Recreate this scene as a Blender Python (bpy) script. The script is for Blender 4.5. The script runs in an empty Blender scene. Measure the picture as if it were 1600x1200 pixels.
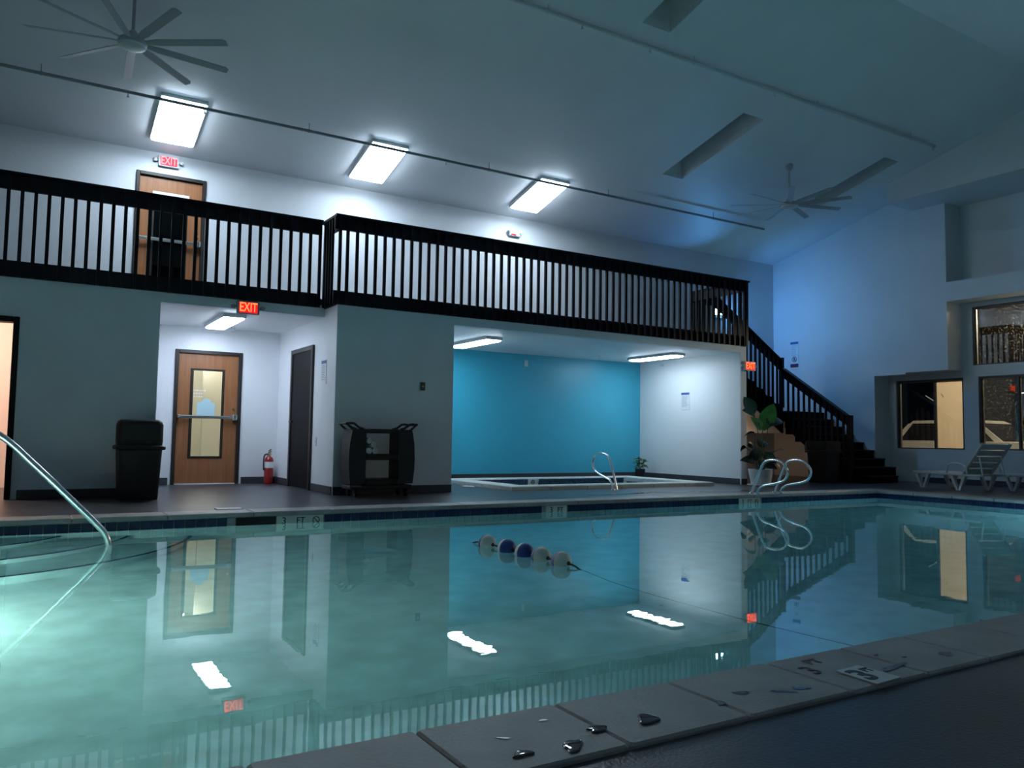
import bpy, math, random
from mathutils import Vector, Matrix
random.seed(7)
sc = bpy.context.scene
COL = sc.collection
PI = math.pi

# ------------------------------------------------------------------ camera
def cam_basis(yaw, pitch, roll):
    f = Vector((math.sin(yaw)*math.cos(pitch), math.cos(yaw)*math.cos(pitch), math.sin(pitch)))
    rt = Vector((math.cos(yaw), -math.sin(yaw), 0)); up = rt.cross(f)
    r2 = math.cos(roll)*rt + math.sin(roll)*up
    u2 = -math.sin(roll)*rt + math.cos(roll)*up
    return r2, u2, f
r_, u_, f_ = cam_basis(math.radians(31.42), math.radians(3.844), math.radians(0.861))
cd = bpy.data.cameras.new('camera'); cam = bpy.data.objects.new('camera', cd); COL.objects.link(cam)
m = Matrix((r_, u_, -f_)).transposed().to_4x4(); m.translation = (0, 0, 0.8)
cam.matrix_world = m
cd.sensor_width = 36; cd.lens = 1246.8*36/1600; cd.clip_end = 200; cd.clip_start = .05
sc.camera = cam

# ------------------------------------------------------------------ world / exposure
w = bpy.data.worlds.new('world'); sc.world = w; w.use_nodes = True
w.node_tree.nodes['Background'].inputs[0].default_value = (.012, .018, .035, 1)
w.node_tree.nodes['Background'].inputs[1].default_value = .03
vs = sc.view_settings
vs.view_transform = 'Standard'; vs.look = 'None'; vs.gamma = 1; vs.exposure = 0.55; vs.use_curve_mapping = False
E_UPPER = 26; E_ALC = 17; E_COR = 21; E_POOL = 78; E_POOL_FILL = 52

def light(name, kind, loc, col, energy, size=.1, aim=None, cone=None, blend=.6):
    d = bpy.data.lights.new(name, kind); d.color = col; d.energy = energy
    if kind in ('POINT', 'SPOT'): d.shadow_soft_size = size
    if kind == 'AREA': d.size = size
    if kind == 'SPOT': d.spot_size = math.radians(cone); d.spot_blend = blend
    o = bpy.data.objects.new(name, d); COL.objects.link(o); o.location = loc
    if aim is not None:
        o.rotation_euler = (Vector(aim)-Vector(loc)).to_track_quat('-Z', 'Y').to_euler()
    return o

# underwater pool lamp and an added right-end fill (the fixtures are built with the pool)
light('pool_lamp_and_fill_light', 'POINT', (-.72, 5.55, -.64), (1.0, 1.0, .74), E_POOL, .12)
light('pool_lamp_and_fill_light', 'POINT', (12.1, 4.6, -.62), (.55, .95, 1.0), E_POOL_FILL, .12)  # right-end lamp is out of view, added as teal fill for the hall
# twin-head emergency lamp on the stair wall
light('emergency_lamp_light', 'SPOT', (13.78, 13.30, 3.83), (.10, .40, 1.0), 75, .05, (15.9, 12.3, 3.6), 140, .9)
light('emergency_lamp_light', 'SPOT', (13.92, 13.28, 3.83), (.08, .36, 1.0), 45, .05, (11.3, 12.0, 5.6), 75, 1.0)
# warm sconce under the stairs, doorway room, hallway, car park lamp
light('sconce_light', 'POINT', (14.05, 13.36, .62), (1, .62, .36), 4.5, .05)
light('side_room_light', 'POINT', (-1.2, 12.2, 2.2), (1, .76, .62), 66, .15)
light('hallway_light', 'POINT', (2.5, 15.0, 2.3), (1, .96, .86), 34, .2)
light('car_park_light', 'POINT', (19.2, 6.8, 3.9), (1, .82, .60), 900, .15)

# ------------------------------------------------------------------ materials
M = {}
def mat(key, col, rough=.6, metal=0, var=0.0, vscale=6, bump=0.0, bscale=40, spec=.5, emit=None, estr=0, coat=0):
    mt = bpy.data.materials.new(key); mt.use_nodes = True; nt = mt.node_tree; b = nt.nodes['Principled BSDF']
    b.inputs['Base Color'].default_value = (*col, 1); b.inputs['Roughness'].default_value = rough
    b.inputs['Metallic'].default_value = metal; b.inputs['Specular IOR Level'].default_value = spec
    b.inputs['Coat Weight'].default_value = coat
    if emit: b.inputs['Emission Color'].default_value = (*emit, 1); b.inputs['Emission Strength'].default_value = estr
    if var or bump:
        tc = nt.nodes.new('ShaderNodeTexCoord')
    if var:
        n = nt.nodes.new('ShaderNodeTexNoise'); n.inputs['Scale'].default_value = vscale; n.inputs['Detail'].default_value = 5
        nt.links.new(tc.outputs['Object'], n.inputs['Vector'])
        r = nt.nodes.new('ShaderNodeValToRGB')
        r.color_ramp.elements[0].position = .3; r.color_ramp.elements[1].position = .7
        r.color_ramp.elements[0].color = (*[c*(1-var) for c in col], 1); r.color_ramp.elements[1].color = (*[min(1, c*(1+var)) for c in col], 1)
        nt.links.new(n.outputs['Fac'], r.inputs['Fac']); nt.links.new(r.outputs['Color'], b.inputs['Base Color'])
    if bump:
        n2 = nt.nodes.new('ShaderNodeTexNoise'); n2.inputs['Scale'].default_value = bscale; n2.inputs['Detail'].default_value = 3
        nt.links.new(tc.outputs['Object'], n2.inputs['Vector'])
        bp = nt.nodes.new('ShaderNodeBump'); bp.inputs['Strength'].default_value = bump; bp.inputs['Distance'].default_value = .01
        nt.links.new(n2.outputs['Fac'], bp.inputs['Height']); nt.links.new(bp.outputs['Normal'], b.inputs['Normal'])
    M[key] = mt; return mt
def emat(key, col, s):
    mt = bpy.data.materials.new(key); mt.use_nodes = True; nt = mt.node_tree; nt.nodes.clear()
    e = nt.nodes.new('ShaderNodeEmission'); e.inputs[0].default_value = (*col, 1); e.inputs[1].default_value = s
    o = nt.nodes.new('ShaderNodeOutputMaterial'); nt.links.new(e.outputs[0], o.inputs[0]); M[key] = mt; return mt

mat('wall', (.66, .69, .73), .55, var=.03, vscale=1.5, bump=.25, bscale=55)
mat('wall_front', (.66, .71, .80), .55, var=.04, vscale=1.5, bump=.25, bscale=55)
mat('white_wall', (.78, .80, .83), .45, var=.02, vscale=1.2, bump=.25, bscale=45)
mat('ceiling', (.74, .77, .80), .50, var=.03, vscale=.8, bump=.15, bscale=30)
mat('turquoise', (.05, .42, .60), .38, var=.03, vscale=1.5, bump=.2, bscale=45)
mat('pink_wall', (.84, .70, .62), .6, var=.03)
mat('cream', (.74, .72, .63), .6, var=.02)
mat('baseboard', (.045, .05, .06), .5, var=.1)
mat('dark_wood', (.005, .006, .012), .5, spec=.25, var=.25, vscale=12, bump=.15, bscale=60)
mat('stair_dark', (.004, .004, .006), .8, spec=.1, var=.25, vscale=9, bump=.2, bscale=80)
mat('stair_nosing', (.008, .008, .011), .5, spec=.2, var=.1)
mat('deck', (.050, .056, .070), .33, var=.22, vscale=1.6, bump=.25, bscale=90)
mat('coping', (.36, .365, .37), .5, var=.14, vscale=5, bump=.35, bscale=70)
mat('spa_coping', (.62, .66, .64), .5, var=.08, vscale=6, bump=.2)
mat('plaster', (.44, .62, .67), .7, var=.16, vscale=5, bump=.3, bscale=9)
mat('blue_tile', (.012, .03, .10), .16, var=.3, vscale=9)
mat('spa_tile', (.03, .07, .14), .2, var=.4, vscale=16)
mat('grout', (.30, .34, .36), .8)
mat('white_tile', (.62, .66, .62), .3)
mat('black', (.004, .004, .006), .4)
mat('black_plastic', (.007, .008, .011), .5, var=.1, bump=.15, bscale=120)
mat('black_metal', (.010, .010, .013), .35)
mat('black_door', (.004, .004, .006), .6, spec=.2, var=.15)
mat('frame_dark', (.025, .020, .018), .38)
mat('window_frame', (.055, .050, .046), .4, var=.1)
mat('chrome', (.86, .88, .90), .2, 1, var=.04, vscale=20)
mat('steel', (.62, .63, .63), .28, 1)
mat('white_plastic', (.62, .64, .66), .4)
mat('lounger_plastic', (.68, .71, .73), .42, bump=.08)
mat('grey_pipe', (.26, .30, .33), .45)
mat('white_paint', (.60, .64, .66), .4)
mat('fan_grey', (.40, .43, .46), .4)
mat('fan_blade', (.36, .39, .43), .45)
mat('towel', (.72, .74, .76), .95, bump=.7, bscale=160)
mat('red', (.32, .010, .014), .28, coat=.4)
mat('brass', (.7, .5, .2), .3, 1)
mat('paper', (.78, .80, .80), .7)
mat('blue_paper', (.45, .66, .72), .7)
mat('ink', (.05, .07, .12), .7)
mat('ink_grey', (.10, .13, .22), .7)
mat('sign_blue', (.03, .10, .36), .5)
mat('sign_navy', (.02, .03, .10), .5)
mat('sign_white', (.72, .76, .80), .4)
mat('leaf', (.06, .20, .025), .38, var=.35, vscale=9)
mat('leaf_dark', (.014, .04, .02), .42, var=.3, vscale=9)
mat('stem', (.05, .10, .03), .5)
mat('soil', (.02, .014, .01), .95, bump=.8)
mat('pot_white', (.66, .69, .70), .45)
mat('float_white', (.66, .66, .63), .45, var=.05)
mat('float_blue', (.012, .045, .24), .42, var=.08)
mat('float_purple', (.10, .12, .34), .45, var=.08)
mat('rope', (.01, .012, .016), .7)
mat('car_white', (.80, .76, .68), .25, coat=.6)
mat('asphalt', (.03, .03, .03), .9, var=.2)
mat('switch_dark', (.05, .06, .07), .4)
mat('stain', (.10, .10, .10), .22, var=.25, vscale=30)
mat('faded_paint', (.09, .09, .095), .6, var=.35, vscale=60)
mat('amber', (.9, .35, .05), .3)
emat('lamp_white', (.72, .87, 1.0), E_UPPER)
emat('lamp_alcove', (.72, .88, 1.0), E_ALC)
emat('lamp_corridor', (.70, .83, 1.0), E_COR)
emat('exit_face', (1, .012, .02), .75)
emat('exit_letter', (1, .10, .03), 2.6)
emat('exit_face_lit', (1, .10, .16), .9)
emat('exit_letter_lit', (1, .30, .34), 1.6)
emat('head_glow', (.35, .90, 1.0), 40)
emat('pool_lens', (.82, 1.0, .72), 14)
emat('warm_bulb', (1, .7, .45), 12)

def wood_mat(key, c1, c2):
    mt = bpy.data.materials.new(key); mt.use_nodes = True; nt = mt.node_tree; b = nt.nodes['Principled BSDF']
    tc = nt.nodes.new('ShaderNodeTexCoord'); mp = nt.nodes.new('ShaderNodeMapping'); mp.inputs['Scale'].default_value = (14, 14, .7)
    n = nt.nodes.new('ShaderNodeTexNoise'); n.inputs['Scale'].default_value = 2.5; n.inputs['Detail'].default_value = 6; n.inputs['Distortion'].default_value = .6
    r = nt.nodes.new('ShaderNodeValToRGB'); r.color_ramp.elements[0].color = (*c1, 1); r.color_ramp.elements[1].color = (*c2, 1)
    r.color_ramp.elements[0].position = .3; r.color_ramp.elements[1].position = .72
    nt.links.new(tc.outputs['Object'], mp.inputs[0]); nt.links.new(mp.outputs[0], n.inputs['Vector']); nt.links.new(n.outputs['Fac'], r.inputs[0]); nt.links.new(r.outputs[0], b.inputs['Base Color'])
    b.inputs['Roughness'].default_value = .38; M[key] = mt
wood_mat('door_wood', (.27, .105, .042), (.36, .155, .066))

def glass_mat(key, tint, ior=1.5, dirt=0.0):
    mt = bpy.data.materials.new(key); mt.use_nodes = True; nt = mt.node_tree; nt.nodes.clear()
    o = nt.nodes.new('ShaderNodeOutputMaterial'); mx = nt.nodes.new('ShaderNodeMixShader'); fr = nt.nodes.new('ShaderNodeFresnel'); fr.inputs[0].default_value = ior
    t = nt.nodes.new('ShaderNodeBsdfTransparent'); t.inputs[0].default_value = (*tint, 1)
    g = nt.nodes.new('ShaderNodeBsdfGlossy'); g.inputs['Roughness'].default_value = .01
    nt.links.new(fr.outputs[0], mx.inputs[0]); nt.links.new(t.outputs[0], mx.inputs[1]); nt.links.new(g.outputs[0], mx.inputs[2])
    last = mx
    if dirt:
        d = nt.nodes.new('ShaderNodeBsdfTranslucent'); d.inputs[0].default_value = (.7, .66, .58, 1)
        tc = nt.nodes.new('ShaderNodeTexCoord'); n = nt.nodes.new('ShaderNodeTexNoise'); n.inputs['Scale'].default_value = 26; n.inputs['Detail'].default_value = 6
        r = nt.nodes.new('ShaderNodeValToRGB'); r.color_ramp.elements[0].position = .55; r.color_ramp.elements[1].position = .80
        r.color_ramp.elements[0].color = (.004, .004, .004, 1); r.color_ramp.elements[1].color = (dirt, dirt, dirt, 1)
        nt.links.new(tc.outputs['Object'], n.inputs['Vector']); nt.links.new(n.outputs['Fac'], r.inputs[0])
        m2 = nt.nodes.new('ShaderNodeMixShader'); nt.links.new(r.outputs[0], m2.inputs[0]); nt.links.new(mx.outputs[0], m2.inputs[1]); nt.links.new(d.outputs[0], m2.inputs[2]); last = m2
    nt.links.new(last.outputs[0], o.inputs[0]); M[key] = mt
glass_mat('glass', (.92, .94, .92))
glass_mat('glass_dirty', (.80, .82, .80), 1.75, .16)
glass_mat('glass_dark', (.16, .17, .18))

def water_mat():
    mt = bpy.data.materials.new('water'); mt.use_nodes = True; nt = mt.node_tree; nt.nodes.clear()
    o = nt.nodes.new('ShaderNodeOutputMaterial'); mx = nt.nodes.new('ShaderNodeMixShader'); fr = nt.nodes.new('ShaderNodeFresnel'); fr.inputs[0].default_value = 1.333
    t = nt.nodes.new('ShaderNodeBsdfRefraction'); t.inputs['Color'].default_value = (.60, .85, .92, 1); t.inputs['IOR'].default_value = 1.333; t.inputs['Roughness'].default_value = 0.0
    g = nt.nodes.new('ShaderNodeBsdfGlossy'); g.inputs['Roughness'].default_value = 0.0; g.inputs['Color'].default_value = (.93, 1, .99, 1)
    tc = nt.nodes.new('ShaderNodeTexCoord'); mp = nt.nodes.new('ShaderNodeMapping'); mp.inputs['Scale'].default_value = (1.2, 2.4, 1)
    n = nt.nodes.new('ShaderNodeTexNoise'); n.inputs['Scale'].default_value = 2.2; n.inputs['Detail'].default_value = 3
    bp = nt.nodes.new('ShaderNodeBump'); bp.inputs['Strength'].default_value = .016; bp.inputs['Distance'].default_value = .02
    nt.links.new(tc.outputs['Object'], mp.inputs[0]); nt.links.new(mp.outputs[0], n.inputs['Vector']); nt.links.new(n.outputs['Fac'], bp.inputs['Height'])
    nt.links.new(bp.outputs[0], g.inputs['Normal']); nt.links.new(bp.outputs[0], fr.inputs['Normal']); nt.links.new(bp.outputs[0], t.inputs['Normal'])
    nt.links.new(fr.outputs[0], mx.inputs[0]); nt.links.new(t.outputs[0], mx.inputs[1]); nt.links.new(g.outputs[0], mx.inputs[2]); nt.links.new(mx.outputs[0], o.inputs[0]); M['water'] = mt
water_mat()
def blind_mat():
    mt = bpy.data.materials.new('blind'); mt.use_nodes = True; nt = mt.node_tree; b = nt.nodes['Principled BSDF']
    b.inputs['Base Color'].default_value = (.72, .58, .42, 1); b.inputs['Roughness'].default_value = .9
    tr = nt.nodes.new('ShaderNodeBsdfTranslucent'); tr.inputs[0].default_value = (.92, .84, .72, 1)
    mx = nt.nodes.new('ShaderNodeMixShader'); mx.inputs[0].default_value = .75
    o = nt.nodes['Material Output']; nt.links.new(b.outputs[0], mx.inputs[1]); nt.links.new(tr.outputs[0], mx.inputs[2]); nt.links.new(mx.outputs[0], o.inputs[0]); M['blind'] = mt
blind_mat()

# ------------------------------------------------------------------ mesh helpers
class MB:
    def __init__(s): s.v = []; s.f = []
    def add(s, vs, fs):
        n = len(s.v); s.v += [tuple(p) for p in vs]; s.f += [tuple(i+n for i in f) for f in fs]; return s
    def box(s, x0, x1, y0, y1, z0, z1):
        return s.add([(x0,y0,z0),(x1,y0,z0),(x1,y1,z0),(x0,y1,z0),(x0,y0,z1),(x1,y0,z1),(x1,y1,z1),(x0,y1,z1)],
                     [(0,3,2,1),(4,5,6,7),(0,1,5,4),(1,2,6,5),(2,3,7,6),(3,0,4,7)])
    def bbox(s, x0, x1, y0, y1, z0, z1, b):
        """box with chamfered edges"""
        vs = []; 
        for z, i in ((z0, b), (z0+b, 0), (z1-b, 0), (z1, b)):
            for (x, y) in ((x0+b+i, y0+i), (x1-b-i, y0+i), (x1-i, y0+b+i), (x1-i, y1-b-i), (x1-b-i, y1-i), (x0+b+i, y1-i), (x0+i, y1-b-i), (x0+i, y0+b+i)): vs.append((x, y, z))
        fs = [tuple(reversed(range(8))), tuple(range(24, 32))]
        for k in range(3):
            for j in range(8): fs.append((k*8+j, k*8+(j+1) % 8, (k+1)*8+(j+1) % 8, (k+1)*8+j))
        return s.add(vs, fs)
    def hexa(s, b4, t4):
        return s.add(list(b4)+list(t4), [(0,3,2,1),(4,5,6,7),(0,1,5,4),(1,2,6,5),(2,3,7,6),(3,0,4,7)])
    def prism(s, poly, axis, a, b):
        """extrude 2D polygon along axis: 'x' poly=(y,z); 'y' poly=(x,z); 'z' poly=(x,y)"""
        def P(p, t): return {'x': (t, p[0], p[1]), 'y': (p[0], t, p[1]), 'z': (p[0], p[1], t)}[axis]
        n = len(poly)
        return s.add([P(p, a) for p in poly]+[P(p, b) for p in poly],
                     [tuple(range(n)), tuple(reversed(range(n, 2*n)))]+[(i, i+n, (i+1) % n+n, (i+1) % n) for i in range(n)])
    def tube(s, pts, r, n=10, cap=True, closed=False):
        pts = [Vector(p) for p in pts]; rings = []; N = len(pts)
        rr = r if isinstance(r, (list, tuple)) else [r]*N
        prev = None
        for i, p in enumerate(pts):
            if closed: t = pts[(i+1) % N]-pts[i-1]
            else: t = pts[min(i+1, N-1)]-pts[max(i-1, 0)]
            t.normalize()
            if prev is None:
                a = Vector((0, 0, 1)) if abs(t.z) < .9 else Vector((1, 0, 0)); u = t.cross(a).normalized()
            else: u = (prev-t*prev.dot(t)).normalized()
            prev = u; v = t.cross(u)
            rings.append([p+(u*math.cos(2*PI*k/n)+v*math.sin(2*PI*k/n))*rr[i] for k in range(n)])
        vs = [q for r_ in rings for q in r_]; fs = []
        for i in range(N if closed else N-1):
            j = (i+1) % N
            for k in range(n): fs.append((i*n+k, i*n+(k+1) % n, j*n+(k+1) % n, j*n+k))
        if cap and not closed: fs += [tuple(reversed(range(n))), tuple(range((N-1)*n, N*n))]
        return s.add(vs, fs)
    def lathe(s, prof, n=24, c=(0, 0), cap=True):
        vs = []; fs = []
        for (r, z) in prof:
            for k in range(n): vs.append((c[0]+r*math.cos(2*PI*k/n), c[1]+r*math.sin(2*PI*k/n), z))
        for i in range(len(prof)-1):
            for k in range(n): fs.append((i*n+k, i*n+(k+1) % n, (i+1)*n+(k+1) % n, (i+1)*n+k))
        if cap: fs += [tuple(reversed(range(n))), tuple(range((len(prof)-1)*n, len(prof)*n))]
        return s.add(vs, fs)
    def xf(s, mtx): s.v = [tuple(mtx @ Vector(p)) for p in s.v]; return s
    def mesh(s, name):
        me = bpy.data.meshes.new(name); me.from_pydata(s.v, [], s.f); me.update(); return me

def link(name, me, mt=None, parent=None, smooth=False, loc=None):
    if mt is not None and not me.materials: me.materials.append(M[mt])
    o = bpy.data.objects.new(name, me); COL.objects.link(o)
    if parent is not None: o.parent = parent
    if loc is not None: o.location = loc
    if smooth:
        for p in me.polygons: p.use_smooth = True
        try: me.set_sharp_from_angle(angle=math.radians(40))
        except Exception: pass
    return o
def part(name, mb, mt, parent, smooth=False, loc=None): return link(name, mb.mesh(name), mt, parent, smooth, loc)
def tag(o, label, cat, group=None, kind=None):
    o['label'] = label; o['category'] = cat
    if group: o['group'] = group
    if kind: o['kind'] = kind
    return o
def thing(name, label, cat, loc=(0, 0, 0), group=None, rz=0):
    o = bpy.data.objects.new(name, None); COL.objects.link(o); o.location = loc; o.rotation_euler = (0, 0, rz); o.empty_display_size = .1
    return tag(o, label, cat, group)
def struct(name, mb, mt, label, cat, parent=None, smooth=False):
    o = part(name, mb, mt, parent, smooth)
    if parent is None: tag(o, label, cat, None, 'structure')
    return o
def sthing(name, label, cat, loc=(0, 0, 0)):
    o = thing(name, label, cat, loc); o['kind'] = 'structure'; return o
def copy_tree(o, parent=None):
    c = o.copy(); COL.objects.link(c); c.parent = parent
    for ch in list(o.children): copy_tree(ch, c)
    return c
def grid_wall(mb, axis, t0, t1, u0, u1, z0, z1, holes):
    """wall slab with rectangular holes; axis 'y': slab y t0..t1, u=x ; axis 'x': slab x t0..t1, u=y"""
    us = sorted({u0, u1, *[h[0] for h in holes], *[h[1] for h in holes]}); zs = sorted({z0, z1, *[h[2] for h in holes], *[h[3] for h in holes]})
    us = [u for u in us if u0 <= u <= u1]; zs = [z for z in zs if z0 <= z <= z1]
    for a, b in zip(us, us[1:]):
        for c, d in zip(zs, zs[1:]):
            mu, mz = (a+b)/2, (c+d)/2
            if any(h[0] < mu < h[1] and h[2] < mz < h[3] for h in holes): continue
            if axis == 'y': mb.box(a, b, t0, t1, c, d)
            else: mb.box(t0, t1, a, b, c, d)
    return mb
def smooth_path(pts, n=6):
    """Catmull-Rom through points"""
    P = [Vector(p) for p in pts]; out = []
    for i in range(len(P)-1):
        p0 = P[max(i-1, 0)]; p1 = P[i]; p2 = P[i+1]; p3 = P[min(i+2, len(P)-1)]
        for k in range(n):
            t = k/n; out.append(.5*((2*p1)+(p2-p0)*t+(2*p0-5*p1+4*p2-p3)*t*t+(3*p1-p0-3*p2+p3)*t**3))
    out.append(P[-1]); return out
def text_mesh(txt, size, depth=.002, bold=0.0):
    cu = bpy.data.curves.new('lettering', 'FONT'); cu.body = txt; cu.size = size; cu.extrude = depth; cu.align_x = 'CENTER'; cu.align_y = 'CENTER'; cu.resolution_u = 3; cu.offset = size*bold
    o = bpy.data.objects.new('lettering', cu); COL.objects.link(o); bpy.context.view_layer.update()
    me = bpy.data.meshes.new_from_object(o.evaluated_get(bpy.context.evaluated_depsgraph_get()))
    bpy.data.objects.remove(o); bpy.data.curves.remove(cu); return me
def text_on(name, txt, size, mt, parent, loc, rot, depth=.002, sx=1.0, bold=0.0):
    me = text_mesh(txt, size, depth, bold); me.materials.clear(); me.materials.append(M[mt])
    o = link(name, me, None, parent, loc=loc); o.rotation_euler = rot; o.scale = (sx, 1, 1); return o

# ------------------------------------------------------------------ constants of the place
YB = 13.5; YF = 10.62; YL = 11.15; XJ = 3.63; XA0 = 5.44; XA1 = 11.54; XA2 = 11.69
XR = 15.88; XW = 16.40; XL = -5.0; YS = -3.5; YRIDGE = 6.41; K = .245; Z0 = 5.22
ZM = 2.75
DZ = -.015
def zc(y): return Z0+K*(YB-y) if y > YRIDGE else Z0+K*(YB-YRIDGE)-K*(YRIDGE-y)
PX0, PX1, PY0, PY1 = -1.1, 12.45, 2.04, 8.40
CW = .37; WZ = -.13
SX0, SX1, SY0, SY1 = 6.45, 10.75, 10.50, 12.95   # hot tub outer coping

# ------------------------------------------------------------------ floor
mb = MB()
def floor_cells(x0, x1, y0, y1, holes, z0, z1):
    xs = sorted({x0, x1, *[h[0] for h in holes], *[h[1] for h in holes]}); ys = sorted({y0, y1, *[h[2] for h in holes], *[h[3] for h in holes]})
    for a, b in zip(xs, xs[1:]):
        for c, d in zip(ys, ys[1:]):
            if any(h[0] < (a+b)/2 < h[1] and h[2] < (c+d)/2 < h[3] for h in holes): continue
            mb.box(a, b, c, d, z0, z1)
floor_cells(XL, XW, YS, YB+.2, [(PX0-CW, PX1+CW, PY0-CW, PY1+CW), (SX0, SX1, SY0, SY1)], -.2, DZ)
struct('floor', mb, 'deck', 'dark grey non-slip pool deck floor around the pool', 'floor')

# ------------------------------------------------------------------ ceiling with skylight wells
wells = [(10.05, 10.56, 9.14, 11.14), (13.90, 14.35, 9.12, 11.05), (7.00, 7.51, 6.62, 8.17)]
mb = MB()
xs = sorted({XL, XW+.1, *[w_[0] for w_ in wells], *[w_[1] for w_ in wells]}); ys = sorted({YRIDGE, YB+.05, *[w_[2] for w_ in wells], *[w_[3] for w_ in wells]})
for a, b in zip(xs, xs[1:]):
    for c, d in zip(ys, ys[1:]):
        if any(h[0] < (a+b)/2 < h[1] and h[2] < (c+d)/2 < h[3] for h in wells): continue
        mb.hexa([(a, c, zc(c)), (b, c, zc(c)), (b, d, zc(d)), (a, d, zc(d))], [(a, c, zc(c)+.12), (b, c, zc(c)+.12), (b, d, zc(d)+.12), (a, d, zc(d)+.12)])
ze = zc(YS)
mb.hexa([(XL, YS, ze), (XW+.1, YS, ze), (XW+.1, YRIDGE, zc(YRIDGE+.001)), (XL, YRIDGE, zc(YRIDGE+.001))], [(XL, YS, ze+.12), (XW+.1, YS, ze+.12), (XW+.1, YRIDGE, zc(YRIDGE+.001)+.12), (XL, YRIDGE, zc(YRIDGE+.001)+.12)])
ceil = struct('ceiling', mb, 'ceiling', 'pale sloped ceiling rising from the mezzanine wall to the ridge', 'ceiling')
for i, (a, b, c, d) in enumerate(wells):
    t = .04; h = .55; mb = MB()
    for (x0, x1, y0, y1) in ((a-t, a, c-t, d+t), (b, b+t, c-t, d+t), (a, b, c-t, c), (a, b, d, d+t)):
        mb.hexa([(x0, y0, zc(y0)+.121), (x1, y0, zc(y0)+.121), (x1, y1, zc(y1)+.121), (x0, y1, zc(y1)+.121)], [(x0, y0, zc(y0)+h), (x1, y0, zc(y0)+h), (x1, y1, zc(y1)+h), (x0, y1, zc(y1)+h)])
    wl = part('skylight_well', mb, 'ceiling', ceil)
    mb = MB(); mb.hexa([(a-t, c-t, zc(c)+h), (b+t, c-t, zc(c)+h), (b+t, d+t, zc(d)+h), (a-t, d+t, zc(d)+h)], [(a-t, c-t, zc(c)+h+.02), (b+t, c-t, zc(c)+h+.02), (b+t, d+t, zc(d)+h+.02), (a-t, d+t, zc(d)+h+.02)])
    part('skylight_pane', mb, 'frame_dark', wl)

# ------------------------------------------------------------------ walls
D1 = (2.00, 3.03, 0, 2.12)      # corridor door rough opening
D2 = (1.32, 2.36, ZM, 4.885)    # mezzanine door
mb = grid_wall(MB(), 'y', YB, YB+.15, XL, XR+.5, DZ, 5.34, [D1, D2])
struct('wall_back', mb, 'wall', 'pale upper wall behind the mezzanine railing', 'wall')
mb = MB().box(XA0, XA1, YB-.02, YB, .0, 2.473)
struct('wall_alcove_back', mb, 'turquoise', 'glossy turquoise accent wall behind the hot tub', 'wall')
mb = MB().box(XA1, XA2, YF+.0, YB-.021, DZ, 2.473); mb.box(XA2-.15, XA2, YF, YB-.021, 2.4731, 2.6)
struct('wall_alcove_right', mb, 'white_wall', 'white side wall of the hot tub alcove beside the stairs', 'wall')
mb = MB().box(XJ, XA0, YF+.002, YB-.021, DZ, 2.6)
struct('wall_corridor_right', mb, 'white_wall', 'white side wall of the corridor with a black door', 'wall')
mb = MB().box(XJ, XA0, YF-.03, YF, DZ, 2.6); mb.box(XA0, XA1-.001, YF-.03, YF+.12, 2.473, 2.6); mb.box(XA1, XA2, YF-.03, YF-.001, DZ, 2.6)
struct('wall_front', mb, 'wall_front', 'grey wall behind the black utility cart framing the alcove', 'wall')
DL = (-1.15, -.09, DZ, 2.15)
mb = grid_wall(MB(), 'y', YL-.0, YL+.15, XL, 1.45, DZ, 2.66, [DL]); mb.box(1.45, XJ, YL, YL+.15, 2.49, 2.66)
struct('wall_left', mb, 'wall_front', 'grey wall behind the trash bin beside the lit doorway', 'wall')
mb = MB().box(1.36, 1.45, YL+.151, YB-.001, DZ, 2.49)
struct('wall_corridor_left', mb, 'white_wall', 'white left side wall of the corridor', 'wall')
mb = MB().box(1.46, XJ-.001, YB-.015, YB-.001, DZ, 2.49)
mb = grid_wall(MB(), 'y', YB-.02, YB-.001, 1.451, XJ-.001, DZ, 2.489, [D1])
struct('wall_corridor_back', mb, 'white_wall', 'white corridor end wall around the wooden door', 'wall')
struct('ceiling_corridor', MB().box(1.36, XJ-.001, YL+.151, YB-.001, 2.49, 2.53), 'white_wall', 'white corridor ceiling with one lit panel', 'ceiling')
struct('ceiling_alcove', MB().box(XA0, XA1, YF+.121, YB-.001, 2.4735, 2.53), 'white_wall', 'white ceiling over the hot tub alcove', 'ceiling')
mb = MB().box(XL, XJ, YL+.02, YB-.001, 2.661, ZM); mb.box(XJ, XA2, YF+.02, YB-.001, 2.601, ZM); mb.box(XA2, 12.44, 12.12, YB-.001, 2.56, ZM)
struct('floor_mezzanine', mb, 'deck', 'mezzanine walkway floor above the alcove', 'floor')
# right wall
WS = (9.10, 10.58, .69, 2.167); WU = (6.2, 8.90, 2.404, 3.60); WL = (6.2, 8.80, .70, 2.17)
mb = grid_wall(MB(), 'x', XW, XW+.15, YS, 10.75, DZ, 7.2, [WS, WU, WL])
struct('wall_right_recessed', mb, 'wall', 'recessed pale right wall around the windows', 'wall')
def gable(y0, y1, zb, x0, x1, mb):
    mb.hexa([(x0, y0, zb), (x1, y0, zb), (x1, y1, zb), (x0, y1, zb)], [(x0, y0, zc(y0)), (x1, y0, zc(y0)), (x1, y1, zc(y1)), (x0, y1, zc(y1))])
mb = MB(); gable(10.75, YB, DZ, XR, XW+.15, mb); gable(9.11, 10.749, 2.30, XR, XW-.001, mb)
struct('wall_right', mb, 'wall', 'tall pale right wall beside the stairs, washed with blue light', 'wall')
mb = MB(); mb.box(XR, XW-.001, 10.02, 10.749, 2.262, 2.2995)
struct('trim_1', mb, 'wall', 'stepped ledge under the bulkhead above the small window', 'trim')
mb = MB(); mb.box(XR, XW-.001, YS, 9.109, 3.69, 4.085)
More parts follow.
